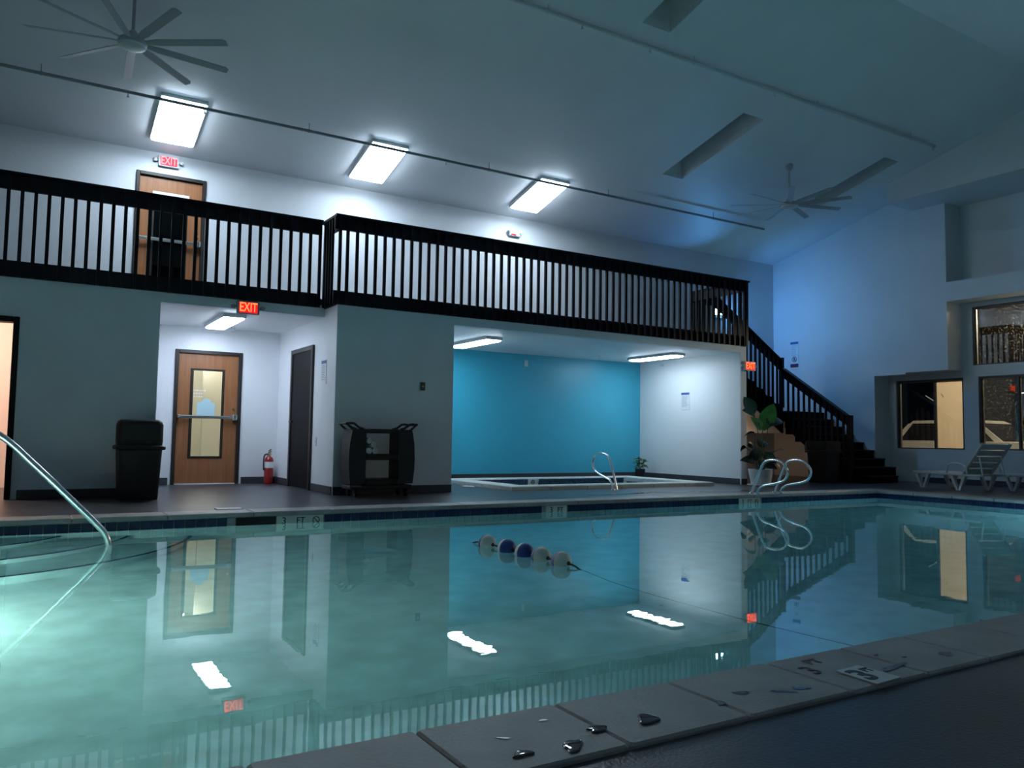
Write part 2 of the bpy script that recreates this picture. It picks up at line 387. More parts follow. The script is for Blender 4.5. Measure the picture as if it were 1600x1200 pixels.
struct('trim_2', mb, 'wall', 'horizontal plaster beam above the large window', 'beam')
mb = MB(); gable(YRIDGE, 9.80, 5.73, 15.0, XR-.001, mb); gable(YRIDGE, 9.109, 5.73, XR-.001, XW-.001, mb)
struct('trim_3', mb, 'wall', 'boxed soffit under the sloped ceiling at the gable', 'soffit')
mb = MB().box(XL-.15, XL, YS, YB, DZ, 7.2); struct('wall_west', mb, 'wall', 'pale end wall left of the pool', 'wall')
mb = MB().box(XL, XW, YS-.15, YS, DZ, 5.2); struct('wall_near', mb, 'wall', 'pale wall behind the near deck', 'wall')

# baseboards
def base(name, x0, x1, y0, y1, label, h=.11): struct(name, MB().bbox(x0, x1, y0, y1, DZ, DZ+h, .004), 'baseboard', label, 'baseboard')
base('baseboard_left', -.03, 1.45, YL-.014, YL-.0005, 'dark rubber baseboard behind the trash bin')
base('baseboard_front', XJ, XA0, YF-.045, YF-.0305, 'dark rubber baseboard behind the utility cart')
base('baseboard_corridor_back_left', 1.452, 1.96, YB-.035, YB-.0205, 'dark baseboard left of the wooden corridor door')
base('baseboard_corridor_back_right', 3.07, XJ-.001, YB-.035, YB-.0205, 'dark baseboard behind the fire extinguisher')
base('baseboard_corridor_far', XJ-.014, XJ-.0005, 12.69, YB-.036, 'dark baseboard between the black door and the corridor end')
base('baseboard_corridor_near', XJ-.014, XJ-.0005, YF, 11.53, 'dark baseboard between the black door and the corner')
base('baseboard_alcove_back', XA0, XA1, YB-.034, YB-.0205, 'dark baseboard under the turquoise wall')
base('baseboard_alcove_right', XA1-.014, XA1-.0005, YF+.0, YB-.035, 'dark baseboard under the white alcove wall')
base('baseboard_column', XA1, XA2, YF-.044, YF-.0305, 'short dark baseboard at the foot of the alcove pier')
base('baseboard_stairs', XA2, 14.5, YB-.014, YB-.0005, 'dark baseboard below the stairs')
base('baseboard_right', XW-.014, XW-.0005, YS, 10.0, 'dark baseboard under the large windows')

# ------------------------------------------------------------------ rooms seen through openings
mb = MB().box(-3.2, 1.355, YB-.03, YB-.002, DZ, 2.5)
struct('wall_side_room_back', mb, 'pink_wall', 'warm pink lit wall of the side room seen through the doorway', 'wall')
struct('wall_side_room_right', MB().box(1.33, 1.355, YL+.16, YB-.031, DZ, 2.5), 'pink_wall', 'warm pink side wall of the lit side room', 'wall')
struct('wall_side_room_left', MB().box(-3.22, -3.2, YL+.16, YB-.031, DZ, 2.5), 'pink_wall', 'warm pink far side wall of the lit side room', 'wall')
struct('ceiling_side_room', MB().box(-3.2, 1.33, YL+.16, YB-.031, 2.5, 2.53), 'pink_wall', 'side room ceiling behind the open doorway', 'ceiling')
struct('baseboard_side_room', MB().box(-3.2, 1.33, YB-.045, YB-.0305, DZ, .14), 'pink_wall', 'painted baseboard in the warm side room', 'baseboard')
mb = MB(); mb.box(1.5, 3.6, 16.4, 16.5, DZ, 2.6); mb.box(1.5, 1.6, YB+.16, 16.4, DZ, 2.6); mb.box(3.5, 3.6, YB+.16, 16.4, DZ, 2.6); mb.box(1.5, 3.6, YB+.16, 16.5, 2.6, 2.7); mb.box(2.75, 3.5, 15.2, 15.3, DZ, 2.6)
struct('wall_hallway', mb, 'cream', 'cream hallway walls seen through the corridor door glass', 'wall')
struct('floor_hallway', MB().box(1.5, 3.6, YB+.2, 16.5, -.2, DZ), 'cream', 'hallway floor beyond the corridor door', 'floor')
struct('trim_hallway', MB().box(1.601, 1.64, 14.4, 15.4, DZ, 2.1).box(2.40, 2.56, 15.10, 15.16, DZ, 2.1), 'frame_dark', 'dark door frame standing in the cream hallway', 'door frame')
mb = MB(); mb.box(.8, 2.9, 15.4, 15.5, ZM, 5.3); mb.box(.8, .9, YB+.16, 15.4, ZM, 5.3); mb.box(2.8, 2.9, YB+.16, 15.4, ZM, 5.3); mb.box(.8, 2.9, YB+.16, 15.5, 5.3, 5.35); mb.box(.8, 2.9, YB+.16, 15.5, ZM-.05, ZM)
struct('wall_upper_room', mb, 'cream', 'unlit room behind the mezzanine door glass', 'wall')

# ------------------------------------------------------------------ swimming pool
pool = thing('swimming_pool', 'rectangular indoor swimming pool with pale coping and blue waterline tiles', 'pool', (PX0, PY0, 0))
pool['kind'] = 'structure'

def pp(name, mb, mt, smooth=False, parent=None):
    mb.v = [(x-PX0, y-PY0, z) for x, y, z in mb.v]
    return part(name, mb, mt, parent or pool, smooth)
FZ = -1.05
mb = MB()
mb.box(PX0-.2, PX1+.2, PY0-.2, PY1+.2, FZ-.1, FZ)
mb.box(PX0-.2, PX1+.2, PY1+.012, PY1+.2, FZ, -.0505); mb.box(PX0-.2, PX1+.2, PY0-.2, PY0-.012, FZ, -.0505)
mb.box(PX0-.2, PX0-.012, PY0-.012, PY1+.012, FZ, -.0505); mb.box(PX1+.012, PX1+.2, PY0-.012, PY1+.012, FZ, -.0505)
pp('basin', mb, 'plaster')
# coping stones: each stone its own piece, bullnosed on the pool side
def stone(x0, x1, y0, y1):
    g = .003
    pp('coping_stone', MB().bbox(x0+g, x1-g, y0, y1, -.05, random.uniform(-.001, .001), .007), 'coping')
nj = [PX0-CW, -.85, -.4, .05, .5, .95, 1.405, 1.86, 2.33, 2.75, 3.15, 3.62, 4.08, 4.5, 4.95, 5.4, 5.85, 6.3, 6.75, 7.2, 7.65, 8.1, 8.55, 9.0, 9.45, 9.9, 10.35, 10.8, 11.25, 11.7, 12.1, PX1+CW]
for a, b in zip(nj, nj[1:]): stone(a, b, PY0-CW, PY0)
fj = [PX0-CW, -.4, .42, 1.24, 2.06, 2.88, 3.70, 4.52, 5.34, 6.16, 6.98, 7.80, 8.62, 9.44, 10.26, 11.08, 11.9, PX1+CW]
for a, b in zip(fj, fj[1:]): stone(a, b, PY1, PY1+CW)
n = 10
for i in range(n):
    y0 = PY0+(PY1-PY0)*i/n; y1 = PY0+(PY1-PY0)*(i+1)/n
    pp('coping_stone', MB().bbox(PX1, PX1+CW, y0+.004, y1-.004, -.05, random.uniform(-.001, .001), .007), 'coping')
    pp('coping_stone', MB().bbox(PX0-CW, PX0, y0+.004, y1-.004, -.05, random.uniform(-.001, .001), .007), 'coping')
# waterline tiles (far side and right end are in view)
tw = .1; tz0, tz1 = -.158, -.052
tile_far = MB().bbox(.003, tw-.003, 0, .012, tz0, tz1, .002).mesh('tile'); tile_far.materials.append(M['blue_tile'])
tile_end = MB().bbox(0, .012, .003, tw-.003, tz0, tz1, .002).mesh('tile'); tile_end.materials.append(M['blue_tile'])
pp('grout_bed', MB().box(PX0, PX1, PY1+.009, PY1+.0125, tz0, tz1).box(PX1+.009, PX1+.0125, PY0, PY1, tz0, tz1), 'grout')
marks = [(1.88, 2.29), (2.29, 2.79), (5.66, 5.98), (9.10, 9.56)]
x = PX0+.3
while x < PX1-.05:
    if not any(a-.09 < x < b-.005 for a, b in marks):
        link('tile', tile_far, None, pool, loc=(x-PX0, PY1-PY0-.001, 0))
    x += tw
y = PY1-.1
while y > 4.6:
    link('tile', tile_end, None, pool, loc=(PX1-PX0-.001, y-PY0, 0)); y -= tw
# depth marker tiles on the far side
def marker(x0, x1, items):
    t = pp('depth_marker_tile', MB().bbox(x0+.003, x1-.003, PY1-.002, PY1+.011, tz0, tz1, .002), 'white_tile')
    for (xx, s, size) in items:
        if s == 'o':
            c = MB().tube([(xx+.034*math.cos(a*PI/10)-PX0, PY1-.0035-PY0, -.105+.034*math.sin(a*PI/10)) for a in range(20)], .0045, 6, closed=True)
            c.tube([(xx-.024-PX0, PY1-.0035-PY0, -.081), (xx+.024-PX0, PY1-.0035-PY0, -.129)], .004, 6)
            part('no_diving_symbol', c, 'black', t)
        else: text_on('lettering', s, size, 'black', t, (xx-PX0, PY1-PY0-.003, -.105), (PI/2, 0, 0), .001)
marker(2.29, 2.79, [(2.37, '3', .105), (2.545, 'FT', .09), (2.71, 'o', 0)])
marker(5.66, 5.98, [(5.74, '3', .105), (5.88, 'FT', .09)])
marker(9.10, 9.56, [(9.18, '3', .105), (9.33, 'FT', .09), (9.48, 'o', 0)])
mb = MB(); mb.box(1.885, 2.285, PY1+.001, PY1+.0115, tz0, tz1)
sk = pp('skimmer_mouth', mb, 'black')
mb = MB(); mb.box(1.89, 2.28, PY1-.004, PY1+.0005, -.062, -.054); mb.box(1.89, 2.28, PY1-.004, PY1+.0005, -.112, -.100)
pp('skimmer_flap', mb, 'black_plastic', parent=sk)
# corner entry steps under the water
def arc_step(r, zt, tname):
    cx, cy = -.85, 9.0
    a0 = -math.asin((cy-PY1)/r); a1 = -math.acos(max(-1, (PX0-cx)/r)) if r > cx-PX0 else -PI
    pts = [(cx+r*math.cos(a0+(a1-a0)*k/30), cy+r*math.sin(a0+(a1-a0)*k/30)) for k in range(31)]
    s_ = pp(tname, MB().prism(pts+[(PX0, PY1)], 'z', FZ, zt), 'plaster')
    for i in range(0, 30, 3):
        mb = MB()
        for j in range(3):
            a = Vector((*pts[i+j], zt+.004)); b = Vector((*pts[i+j+1], zt+.004)); mb.tube([a, a.lerp(b, .96 if j == 2 else 1.0)], .02, 6)
        pp('nosing_tile', mb, 'blue_tile', parent=s_)
arc_step(2.38, -.75, 'entry_step'); arc_step(1.85, -.54, 'entry_step'); arc_step(1.33, -.33, 'entry_step')
# underwater lamps; the right-end one is added to go with the fill light
for (lx, ly, s) in ((PX0, 5.55, 1), (PX1, 4.6, -1)):
    R = Matrix.Translation((lx, ly, -.62)) @ Matrix.Rotation(PI/2*s, 4, 'Y')
    lp = pp('pool_and_fill_lamp', MB().lathe([(.15, -.012), (.15, .02), (.13, .035), (.11, .035)], 24).xf(R), 'steel', True)
    pp('lamp_lens', MB().lathe([(.11, .03), (.08, .042), (.02, .048)], 24).xf(R), 'pool_lens', True, lp)
# 3 FT deck marker tile and worn old lettering on the near coping
def flat_poly(name, poly, z0, z1, mt, parent=None): 
    return pp(name, MB().prism(poly, 'z', z0, z1), mt, parent=parent)
t3 = flat_poly('depth_marker_plate', [(2.452, 1.668), (2.598, 1.676), (2.594, 1.838), (2.462, 1.832)], .0012, .005, 'white_tile')
t3['label'] = 'white 3 FT depth marker plate on the near coping'
text_on('lettering', '3', .150, 'black', t3, (2.502-PX0, 1.750-PY0, .0056), (0, 0, 0), .0006, .9, .03)
text_on('lettering', 'FT', .055, 'black', t3, (2.567-PX0, 1.785-PY0, .0056), (0, 0, 0), .0006, .8, .015)
text_on('worn_lettering', '3', .12, 'faded_paint', pool, (2.40-PX0, 1.885-PY0, .0012), (0, 0, 0), .0004)
text_on('worn_lettering', 'FT', .075, 'faded_paint', pool, (2.50-PX0, 1.955-PY0, .0012), (0, 0, 0), .0004)
# water
mb = MB(); mb.add([(PX0-.011, PY0-.011, WZ), (PX1+.011, PY0-.011, WZ), (PX1+.011, PY1+.011, WZ), (PX0-.011, PY1+.011, WZ)], [(0, 1, 2, 3)])
wo = part('pool_water', mb, 'water', None); tag(wo, 'still teal water filling the swimming pool', 'water', None, 'stuff')

# puddles and wet stains on the near coping
def blob(cx, cy, rx, ry, rot, n=28, j=.28):
    ph = [random.uniform(0, 6.28) for _ in range(3)]; pts = []
    for k in range(n):
        a = 2*PI*k/n; r = 1+j*(.6*math.sin(2*a+ph[0])+.5*math.sin(3*a+ph[1])+.25*math.sin(5*a+ph[2]))
        px, py = rx*r*math.cos(a), ry*r*math.sin(a); pts.append((cx+px*math.cos(rot)-py*math.sin(rot), cy+px*math.sin(rot)+py*math.cos(rot)))
    return pts
def puddle_mat():
    mt = bpy.data.materials.new('puddle'); mt.use_nodes = True; b = mt.node_tree.nodes['Principled BSDF']
    b.inputs['Base Color'].default_value = (.06, .06, .055, 1); b.inputs['Roughness'].default_value = .02; M['puddle'] = mt
puddle_mat()
pud = [(1.118, 1.752, .030, .020, .4, 'small round puddle at the corner of a coping stone'), (1.262, 1.732, .055, .022, .9, 'long puddle beside the coping joint'),
       (1.392, 1.800, .036, .022, .2, 'oval puddle lying on a coping joint'), (1.568, 1.793, .052, .028, 1.0, 'kidney shaped puddle in the middle of a coping stone')]
def dome(poly, z0, h):
    n_ = len(poly); mx_ = sum(p[0] for p in poly)/n_; my_ = sum(p[1] for p in poly)/n_; vs_ = []; fs_ = [tuple(reversed(range(n_)))]
    steps_ = ((1, 0), (.97, .45), (.90, .8), (.75, 1.0))
    for q, hh in steps_: vs_ += [(mx_+(p[0]-mx_)*q, my_+(p[1]-my_)*q, z0+h*hh) for p in poly]
    for i_ in range(3): fs_ += [(i_*n_+k, i_*n_+(k+1) % n_, (i_+1)*n_+(k+1) % n_, (i_+1)*n_+k) for k in range(n_)]
    fs_.append(tuple(range(3*n_, 4*n_))); return MB().add(vs_, fs_)
for (x, y, a, b, r, lab) in pud:
    o = part('water_puddle', dome(blob(x, y, a, b, r), .0011, .0035), 'puddle', None, True); tag(o, lab, 'puddle', 'puddles on the near coping')
for (x, y, a, b, r, lab) in [(7.6, 9.35, .55, .10, .1, 'thin wet patch on the deck in front of the hot tub corner'), (8.75, 9.45, .50, .12, 0, 'thin wet patch on the deck beside the hot tub handrail'), (9.9, 9.3, .55, .10, .05, 'thin wet patch on the deck between the hot tub and the grab rails'), (10.55, 9.0, .35, .07, .0, 'thin wet patch on the deck behind the grab rails')]:
    o = part('water_puddle', MB().prism(blob(x, y, a, b, r), 'z', DZ, DZ+.0025), 'puddle', None); tag(o, lab, 'puddle', 'wet patches on the far deck')
for (x, y, a, b, r) in [(1.99, 1.83, .035, .012, -.5), (2.12, 1.775, .04, .010, -.6), (2.20, 1.77, .03, .014, -.6), (2.86, 1.83, .012, .008, 0), (2.79, 1.90, .016, .006, .3), (2.70, 1.77, .08, .016, .2), (1.86, 1.79, .022, .012, .4), (1.30, 1.93, .014, .006, 0), (1.13, 1.87, .022, .005, -.8), (3.05, 1.78, .04, .02, .3)]:
    pp('worn_stain', MB().prism(blob(x, y, a, b, r, 12, .35), 'z', .0011, .0016), 'stain')

# ------------------------------------------------------------------ hot tub
tub = thing('hot_tub', 'sunken rectangular hot tub with pale coping in the turquoise alcove', 'hot tub', (SX0, SY0, 0)); tub['kind'] = 'structure'
def tp(name, mb, mt, smooth=False, parent=None):
    mb.v = [(x-SX0, y-SY0, z) for x, y, z in mb.v]; return part(name, mb, mt, parent or tub, smooth)
c = .36; ch = .05
def cst(x0, x1, y0, y1): tp('coping_stone', MB().bbox(x0+.002, x1-.002, y0+.002, y1-.002, -.04, ch, .012), 'spa_coping')
nx = 6
for i in range(nx):
    a = SX0+(SX1-SX0)*i/nx; b = SX0+(SX1-SX0)*(i+1)/nx; cst(a, b, SY0, SY0+c); cst(a, b, SY1-c, SY1)
for i in range(3):
    a = SY0+c+(SY1-SY0-2*c)*i/3; b = SY0+c+(SY1-SY0-2*c)*(i+1)/3; cst(SX0, SX0+c, a, b); cst(SX1-c, SX1, a, b)
mb = MB(); mb.box(SX0, SX1, SY0, SY1, -.9, -.8)
for (x0, x1, y0, y1) in ((SX0, SX0+c-.012, SY0, SY1), (SX1-c+.012, SX1, SY0, SY1), (SX0+c-.012, SX1-c+.012, SY0, SY0+c-.012), (SX0+c-.012, SX1-c+.012, SY1-c+.012, SY1)): mb.box(x0, x1, y0, y1, -.8, -.041)
tp('basin', mb, 'plaster')
mb = MB(); s_ = .06; x = SX0+c
while x < SX1-c-s_:
    if not (8.05 < x+s_/2 < 8.29):
        mb.box(x+.003, x+s_-.003, SY1-c-.002, SY1-c+.0118, -.085, -.0415)
        mb.box(x+.003, x+s_-.003, SY1-c-.002, SY1-c+.0118, -.14, -.088)
        mb.box(x+.003, x+s_-.003, SY1-c-.012, SY1-c-.0025, -.04+.003, ch-.02)
    x += s_
y = SY0+c
while y < SY1-c-s_:
    for xx in (SX0+c-.0115, SX1-c): mb.box(xx, xx+.0115, y+.003, y+s_-.003, -.14, -.0415)
    y += s_
tb = tp('waterline_tile_band', mb, 'spa_tile'); tb['kind'] = 'stuff'
mk = tp('depth_marker_tile', MB().bbox(8.06, 8.28, SY1-c-.016, SY1-c-.001, -.09, ch-.015, .002), 'white_tile')
mb = MB().tube([(8.17-SX0+.035*math.cos(a*PI/10), SY1-c-.018-SY0, -.02+.035*math.sin(a*PI/10)) for a in range(20)], .005, 6, closed=True); mb.tube([(8.145-SX0, SY1-c-.018-SY0, -.03), (8.17-SX0, SY1-c-.018-SY0, 0), (8.195-SX0, SY1-c-.018-SY0, -.03)], .004, 6)
part('symbol', mb, 'black', mk)
mb = MB(); mb.add([(SX0+c, SY0+c, -.09), (SX1-c, SY0+c, -.09), (SX1-c, SY1-c-.003, -.09), (SX0+c, SY1-c-.003, -.09)], [(0, 1, 2, 3)])
o = part('hot_tub_water', mb, 'water', None); tag(o, 'still water inside the hot tub', 'water', None, 'stuff')

# ------------------------------------------------------------------ railings
def slab(mb, P0, P1, nrm, t0, t1, lo0, hi0, lo1, hi1):
    """vertical board between plan points, offset t0..t1 along nrm, heights at both ends"""
    a0 = (P0[0]+nrm[0]*t0, P0[1]+nrm[1]*t0); a1 = (P1[0]+nrm[0]*t0, P1[1]+nrm[1]*t0); b0 = (P0[0]+nrm[0]*t1, P0[1]+nrm[1]*t1); b1 = (P1[0]+nrm[0]*t1, P1[1]+nrm[1]*t1)
    return mb.hexa([(*a0, lo0), (*a1, lo1), (*b1, lo1), (*b0, lo0)], [(*a0, hi0), (*a1, hi1), (*b1, hi1), (*b0, hi0)])
def railing(name, label, P0, P1, nrm, top0, top1, bals, board=.20, base_h=None, hb=1.26, bw=.04, group='black wooden railings', bottom_fn=None, posts=()):
    """nrm points outward; bals = distances along P0->P1"""
    P0 = Vector((P0[0], P0[1])); P1 = Vector((P1[0], P1[1])); L = (P1-P0).length; d = (P1-P0)/L
    rt = thing(name, label, 'railing', (P0.x, P0.y, 0), group)
    def fix(mb): mb.v = [(x-P0.x, y-P0.y, z) for x, y, z in mb.v]; return mb
    part('top_board', fix(slab(MB(), P0, P1, nrm, -.045, -.001, top0-board, top0-.032, top1-board, top1-.032)), 'dark_wood', rt)
    part('cap_rail', fix(slab(MB(), P0, P1, nrm, -.075, .05, top0-.0315, top0, top1-.0315, top1)), 'dark_wood', rt)
    if base_h: part('bottom_board', fix(slab(MB(), P0, P1, nrm, -.045, -.001, top0-hb, top0-hb+base_h, top1-hb, top1-hb+base_h)), 'dark_wood', rt)
    for s in bals:
        c_ = P0+d*s; tp0 = top0+(top1-top0)*s/L; bot = bottom_fn(c_.x, c_.y) if bottom_fn else tp0-hb+.006
        sl = (top1-top0)/L*bw/2
        a = c_-d*bw/2; b = c_+d*bw/2
        part('baluster', fix(slab(MB(), a, b, nrm, 0, .034, bot, tp0-.034-sl*-1 if False else tp0-.034+sl*1, bot, tp0-.034-sl*-1 if False else tp0-.034+sl*-1)) if False else fix(slab(MB(), a, b, nrm, 0, .034, bot, tp0-.034-abs(sl), bot, tp0-.034-abs(sl))), 'dark_wood', rt)
    for (s, lo, hi, wd) in posts:
        c_ = P0+d*s; a = c_-d*wd/2; b = c_+d*wd/2
        part('post', fix(slab(MB(), a, b, nrm, -.05, .045, lo, hi, lo, hi)), 'dark_wood', rt)
    return rt
zt = 3.86
bl = [-.0, .11]; k = 3.879
bl = [.07, .179]+[3.879-XJ+.07+.1383*i for i in range(57) if 3.879+.1383*i < XA2-.03]
railing('mezzanine_railing', 'long black slatted railing on the mezzanine above the hot tub alcove', (XJ-.07, YF-.035), (XA2+.05, YF-.035), (0, -1), zt, zt, bl, .205, .195, posts=[(XA2-XJ+.05, 2.6, zt-.035, .06)])
railing('mezzanine_railing', 'black slatted railing in front of the wooden mezzanine door', (XL, YL-.03), (XJ-.08, YL-.03), (0, -1), zt+.02, zt+.02, [.988-.1405*30+.1405*i-XL for i in range(60) if -4.0 < .988-.1405*30+.1405*i < XJ-.1], .205, .195)
railing('mezzanine_railing', 'short black railing return at the jog between the two front railings', (XJ-.02, YL+.045), (XJ-.02, YF+.045), (-1, 0), zt+.01, zt, [.09, .2, .31, .42], .205, .195)
railing('mezzanine_railing', 'black railing return at the head of the stairs', (XA2, YF+.05), (XA2, 12.02), (1, 0), zt, zt, [.07+.14*i for i in range(0, 10)], .205, .195)
railing('mezzanine_railing', 'short black railing beside the top step of the stairs', (XA2+.06, 12.075), (12.40, 12.075), (0, -1), zt, zt, [12.344-.139*i-XA2-.06 for i in range(5) if 12.344-.139*i > XA2+.08], .205, .195)

# ------------------------------------------------------------------ staircase
st = thing('staircase', 'dark L-shaped staircase with a landing against the right wall', 'staircase', (14.55, 10.0, 0))
def sp(name, mb, mt, parent=None):
    mb.v = [(x-14.55, y-10.0, z) for x, y, z in mb.v]; return part(name, mb, mt, parent or st)
LX = 14.55; ZLAND = 1.49
sp('landing', MB().box(LX, XR-.002, 12.05, YB-.002, ZLAND-.2, ZLAND), 'stair_dark')
lev = [(.13, 10.01), (.30, 10.265), (.474, 10.52), (.646, 10.775), (.815, 11.025), (.987, 11.28), (1.16, 11.535), (1.325, 11.79)]
for i, (z, y) in enumerate(lev):
    zb = DZ if z < .7 else z-.36
    s_ = sp('step', MB().box(LX+.02, (XR-.002 if i else 15.55), y+.012, y+.28, zb, z-.03), 'stair_dark')
    sp('tread', MB().bbox(LX+.02, (XR-.002 if i else 15.55), y-.012, y+.275, z-.0295, z, .008), 'stair_nosing', s_)
pl = [(12.049, ZLAND-.02), (12.049, 1.12), (11.38, .62), (11.38, DZ), (10.02, DZ), (10.02, .12)]
up = []
for (z, y) in lev: up += [(y+.01, z-.18 if z > .2 else .0), (y+.01, z-.02)]
sp('side_panel', MB().prism([(12.049, ZLAND-.02), (12.049, 1.12), (11.38, .62), (11.38, DZ), (10.02, DZ)]+[q for q in up[1:]], 'x', LX-.03, LX+.018), 'stair_dark')
n = 8; XS = 12.45; rise = (ZM-ZLAND)/n; run = (LX-XS)/(n-1)
for i in range(1, n):
    z = ZM-rise*i; x0 = XS+run*(i-1)
    s_ = sp('step', MB().box(x0, x0+run+.03, 12.14, YB-.002, z-.26, z-.03), 'stair_dark')
    sp('tread', MB().bbox(x0, x0+run+.04, 12.14, YB-.002, z-.0295, z, .008), 'stair_nosing', s_)
sp('stringer', MB().prism([(XS, ZM-.02), (XS, 2.26), (LX-.035, .99), (LX-.035, 1.50)], 'y', 12.085, 12.138), 'stair_dark')
sp('soffit', MB().prism([(XS, 2.40), (XS, 2.26), (LX-.035, .99), (LX-.035, 1.13)], 'y', 12.139, YB-.002), 'wall')
railing('stair_railing', 'black slatted railing on the upper flight of the stairs', (12.42, 12.075), (14.42, 12.075), (0, -1), 3.86, 2.64, [.063+.139*i for i in range(14)], .23, None, hb=1.40, posts=[(2.04, 1.56, 2.68, .07)])
def step_h(x, y):
    z = 0
    for (zz, yy) in lev:
        if y >= yy-.02: z = zz
    return z+.002
railing('stair_railing', 'black slatted railing on the lower flight of the stairs with a newel post', (LX-.085, 12.02), (LX-.085, 10.36), (-1, 0), 2.44, 1.33, [.13+.139*i for i in range(11)], .23, None, bottom_fn=lambda x, y: step_h(x, y)-.16 if step_h(x, y) > .2 else .1, posts=[(1.66, DZ, 1.36, .095)])

# ------------------------------------------------------------------ doors
def wood_door(nm, label, x0, x1, zb, zt_, yw, bar_z, glass, gx0, gx1, gz0, gz1, paperz=None):
    d = sthing(nm, label, 'door', (x0, yw, zb))
    def dp(name, mb, mt, parent=None, smooth=False):
        mb.v = [(x-x0, y-yw, z-zb) for x, y, z in mb.v]; return part(name, mb, mt, parent or d, smooth)
    t = .055
    mb = MB(); mb.bbox(x0, x0+t, yw-.03, yw+.12, zb, zt_, .006); mb.bbox(x1-t, x1, yw-.03, yw+.12, zb, zt_, .006); mb.bbox(x0+t, x1-t, yw-.03, yw+.12, zt_-t, zt_, .006)
    dp('frame', mb, 'frame_dark')
    a, b, c_, e = x0+t+.004, x1-t-.004, zb+.012, zt_-t-.004
    mb = grid_wall(MB(), 'y', yw+.015, yw+.06, a, b, c_, e, [(gx0, gx1, gz0, gz1)])
    leaf = dp('leaf', mb, 'door_wood')
    mb = MB(); f = .03
    mb.bbox(gx0-f, gx0, yw+.003, yw+.07, gz0-f, gz1+f, .004); mb.bbox(gx1, gx1+f, yw+.003, yw+.07, gz0-f, gz1+f, .004); mb.bbox(gx0, gx1, yw+.003, yw+.07, gz0-f, gz0, .004); mb.bbox(gx0, gx1, yw+.003, yw+.07, gz1, gz1+f, .004)
    dp('glass_frame', mb, 'frame_dark', leaf)
    dp('pane', MB().box(gx0, gx1, yw+.034, yw+.04, gz0, gz1), glass, leaf)
    mb = MB(); mb.bbox(a+.02, b-.07, yw-.075, yw-.035, bar_z-.024, bar_z+.024, .008)
    bar = dp('push_bar', mb, 'steel', leaf)
    mb = MB(); mb.bbox(b-.075, b-.01, yw-.085, yw+.014, bar_z-.045, bar_z+.05, .01); mb.bbox(a+.005, a+.035, yw-.07, yw+.014, bar_z-.03, bar_z+.03, .006)
    dp('latch_box', mb, 'steel', leaf)
    mb = MB(); mb.tube([(b-.05, yw+.014, bar_z+.14), (b-.05, yw-.004, bar_z+.14)], .018, 12); dp('lock_cylinder', mb, 'brass', leaf)
    return d, leaf
wood_door('door_1', 'wooden corridor door with a tall glass panel and push bar', D1[0], D1[1], DZ, D1[3], YB-.02, 1.055, 'glass', 2.27, 2.735, .43, 1.80)
wood_door('door_2', 'wooden mezzanine door with dark glass behind the railing', D2[0], D2[1], ZM+.001, D2[3], YB, 3.82, 'glass_dark', 1.60, 2.07, 3.0, 4.32)
o = part('paper_notice', MB().prism([(2.355, 1.075), (2.632, 1.075), (2.632, 1.285), (2.575, 1.285), (2.55, 1.335), (2.495, 1.36), (2.44, 1.335), (2.41, 1.285), (2.355, 1.285)], 'y', YB-.0285, YB-.0245), 'blue_paper', None)
o.location.y = 0.034; tag(o, 'pale blue paper notice with a rounded top taped to the corridor door glass', 'notice')
o = thing('glass_lettering', 'three rows of small white lettering on the corridor door glass', 'lettering', (2.30, YB+.012, 1.4))
for r in range(3):
    mb = MB(); xx = 0
    for k in range(5 if r == 0 else 4):
        wd = random.uniform(.02, .05); mb.box(xx, xx+wd, -.002, 0, .07-.05*r, .09-.05*r); xx += wd+.012
    part('letter_row', mb, 'paper', o)
o = part('paper_notice', MB().box(1.57, 2.11, YB+.008, YB+.0145, 4.47, 4.60), 'paper', None); tag(o, 'wide white paper notice taped above the mezzanine door glass', 'notice')
part('printed_line', MB().box(1.62, 1.98, YB+.0065, YB+.0078, 4.525, 4.545), 'ink', o)
# black corridor door on the right corridor wall
d = sthing('door_3', 'black flush door in a dark frame on the white corridor wall', 'door', (XJ, 11.55, DZ))
def d3(name, mb, mt, parent=None):
    mb.v = [(x-XJ, y-11.55, z-DZ) for x, y, z in mb.v]; return part(name, mb, mt, parent or d)
mb = MB(); mb.bbox(XJ-.035, XJ-.0005, 11.55, 11.62, DZ, 2.13, .006); mb.bbox(XJ-.035, XJ-.0005, 12.60, 12.67, DZ, 2.13, .006); mb.bbox(XJ-.035, XJ-.0005, 11.62, 12.60, 2.06, 2.13, .006)
d3('frame', mb, 'frame_dark')
lf = d3('leaf', MB().box(XJ-.018, XJ-.0005, 11.622, 12.598, DZ+.01, 2.058), 'black_door')
d3('handle', MB().tube([(XJ-.018, 12.52, 1.0), (XJ-.07, 12.52, 1.0)], .012, 10).tube([(XJ-.07, 12.53, 1.0), (XJ-.07, 12.41, 1.0)], .011, 10), 'black_metal', lf)
# open doorway on the left
d = sthing('door_4', 'black frame of the open doorway to the warm side room', 'door frame', (DL[0], YL, DZ))
mb = MB(); t = .065
for (x0, x1, z0, z1) in ((DL[0], DL[0]+t, DZ, DL[3]), (DL[1]-t, DL[1], DZ, DL[3]), (DL[0]+t, DL[1]-t, DL[3]-t, DL[3])): mb.bbox(x0, x1, YL-.03, YL+.17, z0, z1, .006)
mb.v = [(x-DL[0], y-YL, z-DZ) for x, y, z in mb.v]; part('frame', mb, 'black_door', d)

